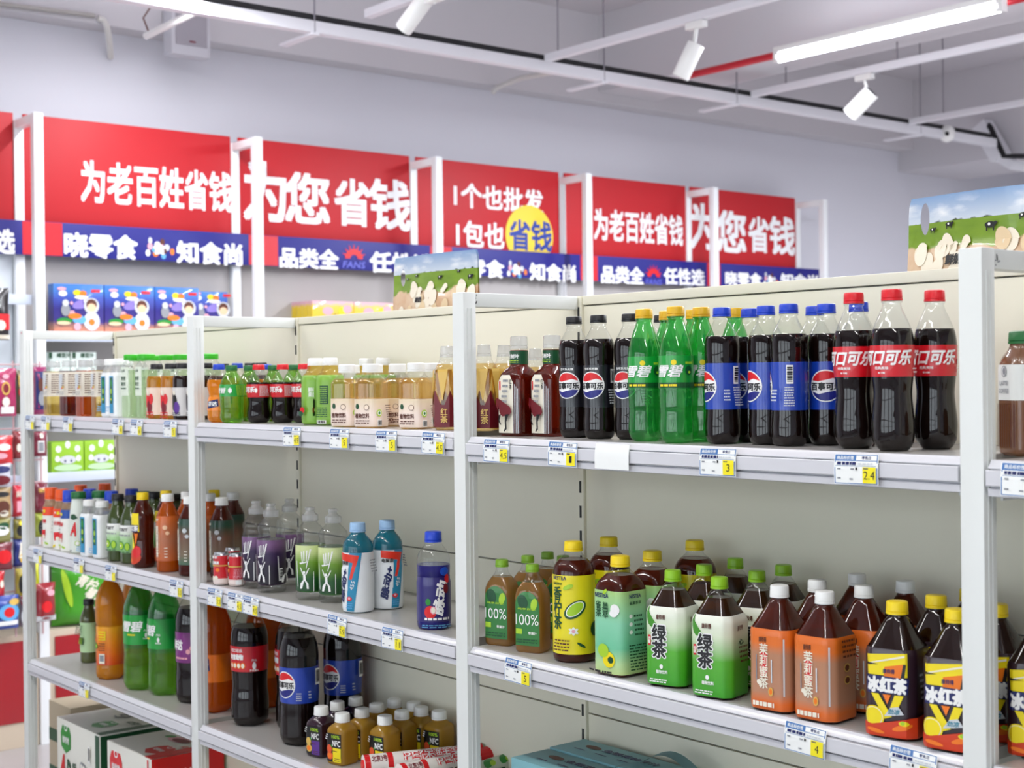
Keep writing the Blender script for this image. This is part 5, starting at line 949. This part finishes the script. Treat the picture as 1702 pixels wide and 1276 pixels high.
def fascia(i, label, els):
    y0, y1 = onX(BPX[i], 425, XV).y, onX(BPX[i + 1], 455, XV).y
    o = box('banner_strip', SIGNB, (XV - .008, y0 + .001, 2.022), (XV, y1 - .001, 2.166)); tag(o, label, 'sign', 'blue banner strips')
    rd = M('banner_red', '#cc1626', .4)
    for a, b in ((y0 + .001, onX(BPX[i] + BH[i], 425, XV).y), (onX(BPX[i + 1] - BH[i + 1], 455, XV).y, y1 - .001)): link('corner_patch', print_mesh('corner_patch', [B(rd, a, b, 2.024, 2.164)], VM, base=.0008), o)
    tx = [e for e in els if e[0] == 't' and len(e[1]) > 1 and e[1] != 'FANS']; em = [e for e in els if e not in tx]
    for e in tx: link('banner_lettering', print_mesh('banner_lettering', [e], VM, base=.0012), o)
    if em: link('banner_emblem', print_mesh('banner_emblem', em, VM, step=.0003, base=.0008), o)
bt = lambda s, x0, y0, x1, y1: px_text(s, WHT, x0, y0, x1, y1, XV, .04)
fascia(0, 'blue banner strip at the frame edge, below the cut-off red sign', [bt('任性选', -75, 378, 25, 421)])
fascia(1, 'blue banner strip with two groups of three characters, above space boxes', [bt('晓零食', 106, 388, 229, 430)] + emb(264, 414) + [bt('知食尚', 293, 402, 403, 440)])
fascia(2, 'blue banner strip with a small sun emblem, first of two such', [bt('品类全', 464, 412, 563, 447)] + sun(588, 430) + [bt('任性选', 614, 420, 722, 455)])
fascia(3, 'blue banner strip below the sign with the yellow disc', [bt('晓零食', 745, 430, 838, 461)] + emb(858, 449) + [bt('知食尚', 880, 438, 957, 468)])
fascia(4, 'blue banner strip with sun emblem, farther along the wall', [bt('品类全', 999, 442, 1070, 472)] + sun(1086, 460) + [bt('任性选', 1103, 446, 1171, 474)])
fascia(5, 'last blue banner strip at the far end of the wall shelving', [bt('晓零食', 1205, 452, 1266, 476)] + emb(1280, 466) + [bt('知食尚', 1297, 455, 1360, 478)])

# goods on the wall shelves
SPB = ramp_mat('space_box_print', [(0, '#d8433f'), (.02, '#e88a70'), (.045, '#b7806a'), (.07, '#3a2f80'), (.12, '#261d7c'), (.165, '#2c44a8'), (.2, '#2470c0')], wob=.03)
def wall_box(name, X1, y0, y1, z0, z1, dep, mat, label, group, els):
    yc = (y0 + y1) / 2; t = thing(name, label, 'box', (X1, yc, z0), 0, group)
    b = box('box', mat, (-dep, -(y1 - y0) / 2, 0), (0, (y1 - y0) / 2, z1 - z0), t, .001)
    if els: link('print', print_mesh('print', els, lambda u, v, e: (e, u, v), step=.0003, base=.0008), b)
    return t
def space(w):
    return [E(M('nebula_print', '#8a78c8', .4), .02, .13, .05, .02, .3), E(PINK, -.03, .09, .012, .009), E(WHITE, -.07, .17, .018, .012), B(RED, .055, .095, .178, .19), E(PINK, -.075, .19, .02, .007), E(YEL, -.008, .175, .017, .012), E(ORG, .018, .172, .016, .012), E(WHITE, .01, .155, .03, .008), E(LGREY, .055, .12, .034), E(BROWN, .055, .125, .024), E(PEACH, .055, .112, .02, .018), E(M('suit_print', '#d5dbe8', .4), .055, .055, .036, .04), E(ORG, .055, .05, .014), E(SKY, .0, .06, .03, .018), E(GREY, -.06, .1, .02, .026), E(LGREY, -.06, .13, .014), E(ORG, -.02, .075, .03, .012), E(GRN, -.065, .055, .034, .012), E(MALLOW2, -.07, .045, .03, .008), E(PINK, -.01, .03, .016), E(WHITE, .025, .14, .006), E(PINK, -.035, .13, .007)]
E4 = [onX(x, 500, -4.85).y for x in (88, 173, 257, 331, 384)]
SL = ['blue space-picture box nearest the wall post', 'blue space-picture box, second from the wall post', 'blue space-picture box, third from the wall post', 'blue space-picture box farthest along, set slightly back']
for k in range(4):
    wall_box('snack_box', -4.85 - (.03 if k == 3 else 0), E4[k] + .002, E4[k + 1] - .002, 1.6905, 1.902 - (.012 if k == 3 else 0), .06, SPB, SL[k], 'space-picture snack boxes', space(E4[k + 1] - E4[k]))
YBX = ramp_mat('yellow_box_print', [(0, '#c9a91c'), (.08, '#d8b91e'), (.165, '#d9ba2a'), (.185, '#d0a0ac')], wob=.05)
for k in range(4):
    wall_box('biscuit_box', -4.79 - .052 * k, 1.93, 2.16, 1.6905, 1.858, .05, YBX, ['yellow and pink box at the front of its stack', 'yellow and pink box second in its stack from the front', 'yellow and pink box third in its stack from the front', 'yellow and pink box at the back of its stack'][k], 'yellow and pink boxes', [E(WHITE, -.02, .02, .03, .02), E(BROWN, .03, .03, .02), E(PINK, -.03, .12, .03, .02), E(YEL, .05, .12, .02), E(PINK, .08, .13, .025, .02), E(BROWN, .01, .1, .006)] if k == 0 else [])
wall_box('biscuit_box', -4.79, 2.163, 2.39, 1.6905, 1.857, .05, YBX, 'yellow and pink box beside the stacked ones', 'yellow and pink boxes', [E(WHITE, -.02, .02, .03, .02), E(BROWN, .03, .03, .02), E(PINK, -.03, .12, .03, .02), E(YEL, .05, .12, .02), E(PINK, .08, .13, .025, .02), E(BROWN, .01, .1, .006)])
for k, (a, b) in enumerate(((84, 116), (118, 160))):
    wall_box('drink_pack', -4.82, onX(a, 595, -4.82).y, onX(b, 595, -4.82).y, 1.4305, 1.612, .06, M('pale_mint_box', '#dfece4', .5), ['pale pack of green bean juice nearer the wall post', 'pale pack of green bean juice farther from the wall post'][k], 'green bean juice packs', [T('绿豆汁', DGRN, .015, .168, .02, .06, 0, .04), B(DGRN, -.05, -.035, .155, .18)])
GCB = M('lime_carton', '#94c32a', .45)
for k, (a, b) in enumerate(((85, 139), (140, 195))):
    wall_box('drink_carton', -4.785, onX(a, 755, -4.785).y + .002, onX(b, 755, -4.785).y, 1.1055, 1.236, .12, GCB, ['lime green drink carton with white cups, nearer the wall post', 'lime green drink carton with white cups, away from the wall post'][k], 'lime drink cartons', [E(WHITE, -.04, .1, .012, .014), E(WHITE, .0, .118, .011, .016), E(WHITE, .042, .1, .012, .014), E(WHITE, -.045, .06, .01, .013), E(WHITE, .046, .06, .01, .013), E(LGREY, .0, .055, .036, .018), E(NAVY, -.012, .05, .004, .006), E(NAVY, .014, .05, .004, .006), E(M('mint_print', '#bfe0b0', .5), .0, .022, .06, .014)])
# ------------------------------------------------------------------ hanging snacks at the wall post
def pouch(name, x0, y0, x1, y1, X, mat, label, cat, group, els=(), yaw=0., thick=.035):
    a, b = onX(x0, (y0 + y1) / 2, X), onX(x1, (y0 + y1) / 2, X); zt, zb_ = onX((x0 + x1) / 2, y0, X).z, onX((x0 + x1) / 2, y1, X).z
    w, h = b.y - a.y, zt - zb_; bm = bmesh.new(); N, K = 10, 12
    S = {}
    for s in (1, -1):
        for i in range(N + 1):
            for j in range(K + 1):
                u, v = i / N * 2 - 1, j / K * 2 - 1
                t = thick * .5 * max(0, (1 - u ** 4)) * max(0, 1 - abs(v) ** 5) ** .7
                if s == -1 and (i in (0, N) or j in (0, K)): S[s, i, j] = S[1, i, j]; continue
                S[s, i, j] = bm.verts.new((s * t + .0004 * s + .003 * math.sin(5 * v + 3 * u), u * w / 2 * (1 - .04 * (1 - v * v)), (v + 1) * h / 2))
    for s in (1, -1):
        for i in range(N):
            for j in range(K):
                q = [S[s, i, j], S[s, i + 1, j], S[s, i + 1, j + 1], S[s, i, j + 1]]
                if len(set(q)) == 4: bm.faces.new(q if s == 1 else q[::-1])
    o = link(name, mesh_of(bm, name, mat, True, 60), None, (X, (a.y + b.y) / 2, zb_), yaw); tag(o, label, cat, group)
    if els:
        link('bag_print', print_mesh('bag_print', [e_scale(e, w, h) for e in els], lambda u, v, e: (thick * .5 * max(0, 1 - (2 * u / w) ** 4) * max(0, 1 - abs(2 * v / h - 1) ** 5) ** .7 + .0035 + e, u, v), du=.02), o)
    return o
def e_scale(e, w, h):
    if e[0] == 't': return ('t', e[1], e[2], e[3] * w, e[4] * h, e[5] * h, e[6] * w if e[6] else None, e[7], e[8], e[9])
    return ('p', e[1], [(a * w, b * h) for a, b in e[2]])
FO = lambda n, c: M('foil_' + n, c, .28, coat=.5, bump=(18, .35))
XR = -4.655
SG = 'hanging snack packets'
pouch('snack_packet', -40, 478, 15, 565, XR, FO('black', '#1b1718'), 'black and red packet hanging highest at the frame edge', 'snack packet', SG, [B(RED, -.5, .5, .2, .5), E(CREAM, .2, .28, .15, .1), B(CREAM, -.5, .5, .02, .1)])
pouch('snack_packet', -45, 612, 27, 692, XR, FO('magenta', '#a81f57'), 'large magenta packet with gold emblem', 'snack packet', SG, [E(GOLD, .22, .58, .1, .14), E(MAROON, .22, .58, .07, .1), E(CREAM, .22, .3, .09, .1), B(WHITE, .1, .42, .06, .2), E(PINK, .22, .83, .08, .05)])
pouch('snack_packet', 25, 615, 41, 688, XR - .03, FO('olive', '#5a5330'), 'narrow gold and dark packet beside the magenta one', 'snack packet', SG, [E(GOLD, .0, .75, .3, .2), E(RED, -.1, .5, .2, .1), E(GREY, .1, .25, .3, .2)])
pouch('picture_packet', 53, 609, 78, 690, XR, FO('magenta2', '#8c1f58'), 'magenta-edged packet with a dark picture, behind the end post', 'snack packet', SG, [B(NAVY, -.4, .4, .12, .9), E(BROWN, -.05, .62, .2, .14), E(SKY, .2, .75, .12, .12), E(GREY, .0, .35, .25, .15), E(GRN, .25, .55, .08, .14)], R(8))
cols = [('snack_packet', -35, 724, 21, 772, 'red', '#cf1a24', 'bright red packet at the frame edge, upper rows', [E(WHITE, .2, .6, .2, .12), E(PINK, .1, .3, .2, .1)]),
 ('snack_packet', 20, 716, 38, 762, 'darkred', '#7d1a20', 'dark red packet next to the bright red one', [E(CREAM, 0, .4, .2, .15)]),
 ('snack_packet', 55, 715, 78, 758, 'maroon', '#7c1a34', 'maroon packet with barcode, between the two posts', [B(WHITE, -.25, .2, .15, .6), B(GREY, -.2, .15, .2, .55), E(CREAM, .0, .8, .12, .1)]),
 ('snack_packet', -30, 770, 18, 810, 'whitenavy', '#c9c9d2', 'white and navy packet below the bright red one', [E(NAVY, .1, .75, .35, .15), E(WINE, .1, .3, .35, .2)]),
 ('snack_packet', -30, 808, 19, 862, 'beige', '#b59a6d', 'beige packet with dark food picture', [E(BLACK, .1, .75, .3, .08), E(BROWN, .15, .35, .25, .2), E(CREAM, .2, .15, .15, .1)]),
 ('snack_packet', 20, 806, 38, 858, 'crimson', '#c22036', 'crimson packet with pale lettering beside the beige one', [T('麻辣', CREAM, 0, .72, .2, .6), B(PINK, -.25, .25, .15, .5)]),
 ('snack_packet', 56, 802, 79, 852, 'maroon2', '#6b1428', 'deep maroon packet hanging between the two posts', [T('辣条', GOLD, 0, .75, .15, .6)]),
 ('snack_packet', -30, 862, 18, 902, 'mixed', '#8d8a4a', 'green and grey packet below the beige one', [E(WHITE, .1, .5, .3, .2), E(DGRN, .2, .7, .2, .15)]),
 ('snack_packet', 21, 862, 40, 897, 'olive2', '#7c7430', 'olive packet with dark centre', [E(BLACK, .0, .45, .3, .25), E(YEL, .1, .8, .2, .1)]),
 ('snack_packet', 57, 852, 74, 892, 'lime', '#8f9a2c', 'olive green packet between the posts beside the yoghurts', [E(BLACK, .0, .4, .3, .3)]),
 ('snack_packet', -30, 902, 20, 948, 'wine', '#741426', 'wine red packet at the frame edge, lower rows', [E(RED, .2, .5, .25, .25)]),
 ('snack_packet', 21, 894, 38, 941, 'navy', '#1d2c78', 'navy packet with pale figure print', [P(CREAM, (-.1, .3), (.3, .3), (.25, .85), (.1, .85)), E(GOLD, .2, .3, .2, .15)]),
 ('snack_packet', -30, 950, 8, 992, 'red2', '#c8202a', 'red packet low at the frame edge', [E(CREAM, .3, .5, .1, .15)]),
 ('snack_packet', 25, 944, 39, 992, 'mustard', '#9a8a24', 'mustard packet hanging low', [E(BLACK, .0, .45, .3, .3)]),
 ('snack_packet', 54, 936, 64, 988, 'yellow', '#c9cc2a', 'narrow yellow packet just inside the end post', []),
 ('snack_packet', -30, 990, 31, 1046, 'blue', '#27449c', 'blue packet with fruit picture, lowest at the frame edge', [B(WHITE, -.3, .45, .12, .25), E(SKY, .2, .5, .3, .25), E(RED, .2, .5, .15, .15), E(GOLD, .35, .8, .15, .1)]),
 ('snack_packet', 31, 986, 42, 1040, 'grey', '#6f6670', 'grey packet low beside the blue one', [E(MAROON, .0, .8, .4, .15), E(LGREY, .0, .3, .3, .2)])]
for k, c in enumerate(cols): pouch(c[0], c[1], c[2], c[3], c[4], XR - .012 * (k % 3), FO(c[5], c[6]), c[7], 'snack packet', SG, c[8], R(random.uniform(-6, 6)))
pouch('snack_packet', 58, 968, 93, 1032, XR + .02, FO('redplastic', '#8e1a22'), 'shiny red packet with clear edge, tilted, beside the green bag', 'snack packet', SG, [E(PINK, .1, .75, .2, .08), B(LGREY, -.5, .5, .02, .16), E(RED, -.1, .4, .25, .15)], R(10), .05)
pouch('chip_bag', 86, 930, 190, 1036, -4.80, FO('green', '#3f9a14'), 'big shiny green bag of chips on the base cabinet', 'snack bag', 'green bag', [T('青柠', CREAM, .0, .66, .2, .32, .2, .03, -.5), T('薯片', CREAM, .12, .46, .18, .3, .2, .03, -.5), E(MALLOW, .2, .22, .12, .1), E(LIME, -.3, .6, .05, .3, .2)], R(-6), .11)
rk = thing('hook_rack', 'pink wire hook rack the snack packets hang from', 'wire rack', onX(21, 1040, XR - .045))
WIRE = M('pink_wire', '#cfa9ac', .4)
o0 = rk.location
for x in (-18, 21, 44, 66):
    p, q = onX(x, 470 if x < 0 else 600, XR - .045), onX(x, 1044, XR - .045); q = Vector((p.x, p.y, .4605)); tube('upright_wire', WIRE, [p - o0, q - o0], .004, rk)
for y in (606, 714, 768, 806, 860, 898, 946, 988):
    p, q = onX(-30, y, XR - .045), onX(72, y, XR - .045); tube('cross_wire', WIRE, [p - o0, Vector((q.x, q.y, p.z)) - o0], .003, rk)
tag(tube('string', M('pink_string', '#d79aa2', .6), [(GX['Z'] - .012, -.001, 1.64), onX(40, 610, -3.5), onX(34, 650, XR - .045)], .0022), 'thin pink string running from the end post down to the rack', 'string')

# ------------------------------------------------------------------ under the ceiling
TRK = M('trunking_white', '#e7e7ec', .4); CAB = M('cable_black', '#16161a', .7); ROD = M('hanger_rod', '#8b8790', .5, metal=.4); LAMPW = M('lamp_white', '#f1f1ee', .35, coat=.3)
tr = thing('cable_trunking', 'long white cable trunking slung under the ceiling towards the back', 'cable trunking', (-4.17, .3, 2.945))
box('trough', TRK, (-.025, 0, 0), (.025, 6.4, .05), tr); box('cables', CAB, (-.022, .02, .05), (.012, 6.36, .08), tr)
for x, y in ((578, 36), (1038, 128), (1268, 164), (1578, 216)):
    p = onz(x, y, 2.94); box('hanger_bracket', TRK, (-.24, p.y - .3 - .02, -.012), (.03, p.y - .3 + .02, 0), tr); tube('hanger_rod', ROD, [(.022, p.y - .3, 0), (.022, p.y - .3, .6)], .004, tr)
def track(y, x0, label, rods):
    t = thing('lamp_track', label, 'lamp track', (x0, y, 2.985), 0, 'lamp tracks')
    box('track_rail', TRK, (0, -.018, 0), (7.2, .018, .035), t)
    for r_ in rods: tube('hanger_rod', ROD, [(r_ - x0, 0, .035), (r_ - x0, 0, .56 if not 3.95 < y < 4.45 else .125)], .004, t)
track(2.84, -4.13, 'white lamp track nearest the shop, carrying one spotlight', (-4.05, -2.9, -1.2))
track(4.31, -4.13, 'white lamp track behind the lit tube, carrying one spotlight', (-3.9, -3.2, -1.6))
track(5.74, -4.13, 'farthest white lamp track, without a spotlight', (-3.9, -3.3, -2.6))
track(1.70, -3.95, 'white lamp track above the frame, carrying the nearest spotlight', (-3.6, -2.0))
tag(tube('sprinkler_pipe', M('pipe_red', '#c01c2c', .4), [(-4.1, 3.79, 3.035), (3.0, 3.79, 3.035)], .018, None, 12), 'thin red pipe running below the beam beside the lit tube', 'pipe')
def spot(y, pa, p0, p1, r, label):
    a, b0, b1 = onY(*pa, y), onY(*p0, y), onY(*p1, y); t = thing('spotlight', label, 'spotlight', (a.x, y, 2.985), 0, 'track spotlights'); o = Vector(t.location)
    b1 = b1 + Vector((0, -.02, 0)); b0 = b0 + Vector((0, .015, 0))
    box('adaptor', LAMPW, (-.05, -.017, -.03), (.05, .017, -.001), t); tube('stem', LAMPW, [(0, 0, -.03), b0 - o + (b1 - b0) * .15], .009, t)
    d = (b1 - b0).normalized(); bm = bmesh.new(); add_tube(bm, [b0 - o, b0 - o + d * .003, b1 - o - d * .003, b1 - o], [r * .94, r, r, r * .95], 28); c = link('lamp_head', mesh_of(bm, 'lamp_head', LAMPW, True, 40), t)
    bm = bmesh.new(); add_tube(bm, [b0 - o - d * .001, b0 - o + d * .002], r * .78, 24); link('rear_disc', mesh_of(bm, 'rear_disc', M('lamp_grey', '#4a4a4e', .5), True, 40), c)
spot(1.70, (722, -40), (710, -14), (677, 50), .036, 'white spotlight nearest the camera, at the top frame edge')
spot(2.84, (1157, 45), (1153, 72), (1136, 130), .038, 'white spotlight with a dark rear disc, on the middle track')
spot(4.31, (1437, 126), (1446, 152), (1416, 192), .044, 'white spotlight aimed down, on the track behind the lit tube')
TUBEG = M('tube_lit', '#f4f8ff', .4, emit=9.)
def batten(x0, x1, y, z, label, lit=True):
    t = thing('fluorescent_tube_lamp', label, 'tube lamp', (x0, y, z), 0, 'ceiling tube lamps'); L = x1 - x0
    box('lamp_housing', LAMPW, (0, -.02, .024), (L, .02, .05), t); tube('tube', TUBEG if lit else LAMPW, [(.02, 0, 0), (L - .02, 0, 0)], .024, t, 16)
    for e in (0, L - .03): box('end_cap', LAMPW, (e, -.022, -.022), (e + .03, .022, .03), t)
batten(-3.47, -2.25, 3.72, 3.0, 'bright white fluorescent tube lamp hung below the ceiling')
for k, x in enumerate((-3.6, -1.9, -0.2, 1.5)): batten(x - .6, x + .6, -1.25, 2.985, 'white tube lamp over the front aisle, outside the frame')
tag(tube('unlit_batten', LAMPW, [onz(243, 60, 3.0), onz(347, 9, 3.0)], .016, None, 12), 'slim unlit white tube crossing in front of the wall speaker', 'tube lamp')
a = onz(243, 60, 3.0); tag(tube('lamp_cable', M('cable_brown', '#6a4a42', .6), [a + Vector((.02, 0, .02)), onz(238, 30, 3.06), onz(250, 12, 3.12), onz(280, -10, 3.2)], .004), 'thin brown cable looping up from the unlit tube', 'cable')
p, q = onX(279, 8, -4.93), onX(345, 100, -4.93)
sp = thing('wall_speaker', 'pale grey box speaker high on the wall', 'speaker', (-4.985, (p.y + q.y) / 2, q.z)); hw, hh = (q.y - p.y) / 2, p.z - q.z
box('cabinet', M('speaker_grey', '#c9c8cf', .5), (0, -hw, 0), (.09, hw, hh), sp, .012); box('grille', M('speaker_grille', '#a4a0a8', .8, bump=(300, .3)), (.0895, -hw * .8, .045), (.093, hw * .8, hh - .02), sp, .002); box('badge', MAROON, (.093, -.012, .06), (.0945, .018, .066), sp)
p, q = onX(-30, 3, -4.975), onX(158, 26, -4.975)
tag(tube('wall_conduit', M('conduit_grey', '#a7a39f', .5), [p, q], .010), 'grey conduit along the beam beside the hooked bend', 'conduit')
p = onX(163, 30, -4.97); tag(tube('bent_conduit', M('conduit_white', '#d6d3cf', .5), [p, onX(172, 33, -4.97), onX(178, 45, -4.97), onX(181, 62, -5.0), onX(184, 95, -5.105)], .014, None, 10), 'short white conduit bending down the wall', 'conduit')
p = onX(820, 153, -5.0); tag(tube('pipe_stub', M('conduit_cream', '#d3d0cc', .5), [p, onX(826, 145, -4.95), onX(865, 130, -4.8), onX(950, 114, -4.45)], .014, None, 10), 'pale pipe curving out of the wall toward the trunking', 'pipe')
c = onX(1574, 222, -4.15); dc = thing('dome_camera', 'small white security camera with a dark lens below the trunking', 'security camera', (c.x, c.y, 2.945)); zc = c.z - 2.945
bm = bmesh.new(); bmesh.ops.create_uvsphere(bm, u_segments=24, v_segments=14, radius=.05)
for v in bm.verts: v.co.z = v.co.z * 1.1 + zc
link('housing', mesh_of(bm, 'housing', LAMPW, True, 60), dc); tube('mount', LAMPW, [(0, 0, zc + .04), (0, 0, -.0005)], .02, dc)
dd = (CAM - c).normalized(); tube('lens', BLACK, [Vector((0, 0, zc)) + dd * .046, Vector((0, 0, zc)) + dd * .056], .014, dc, 16)
Yd = 6.97; dz = lambda x, y: onY(x, y, Yd)
du = thing('cable_duct', 'white cable duct dropping down the rear beam', 'cable duct', dz(1650, 215)); o = Vector(du.location)
P_ = [dz(1637, 208), dz(1668, 262), dz(1690, 275), dz(1760, 285)]
bm = bmesh.new(); add_tube(bm, [v - o + Vector((0, -.03, 0)) for v in P_[:2]], .075, 4); link('drop_section', mesh_of(bm, 'drop_section', TRK), du)
bm = bmesh.new(); add_tube(bm, [v - o + Vector((0, -.03, 0)) for v in P_[1:]], .045, 4); link('run_section', mesh_of(bm, 'run_section', TRK), du)
tube('cable', CAB, [dz(1640, 205) - o, dz(1662, 215) - o + Vector((0, -.11, 0)), dz(1684, 262) - o + Vector((0, -.11, 0)), dz(1700, 262) - o + Vector((0, -.11, 0)), dz(1760, 262) - o + Vector((0, -.11, 0))], .018, du)
p, q = onY(1562, 300, 8.93), onY(1622, 345, 8.93)
wb = box('wall_sign', M('sign_grey', '#b5b3ac', .6), (p.x, 8.95, q.z), (q.x, 8.999, p.z)); tag(wb, 'pale board with a red band on the far wall above the large snack bag', 'sign')
link('sign_band', print_mesh('sign_band', [B(M('band_red', '#a8121c', .5), p.x + .04, q.x - .09, q.z + .02, p.z - .07)], lambda u, v, e: (u, 8.95 - e, v), base=.002), wb)
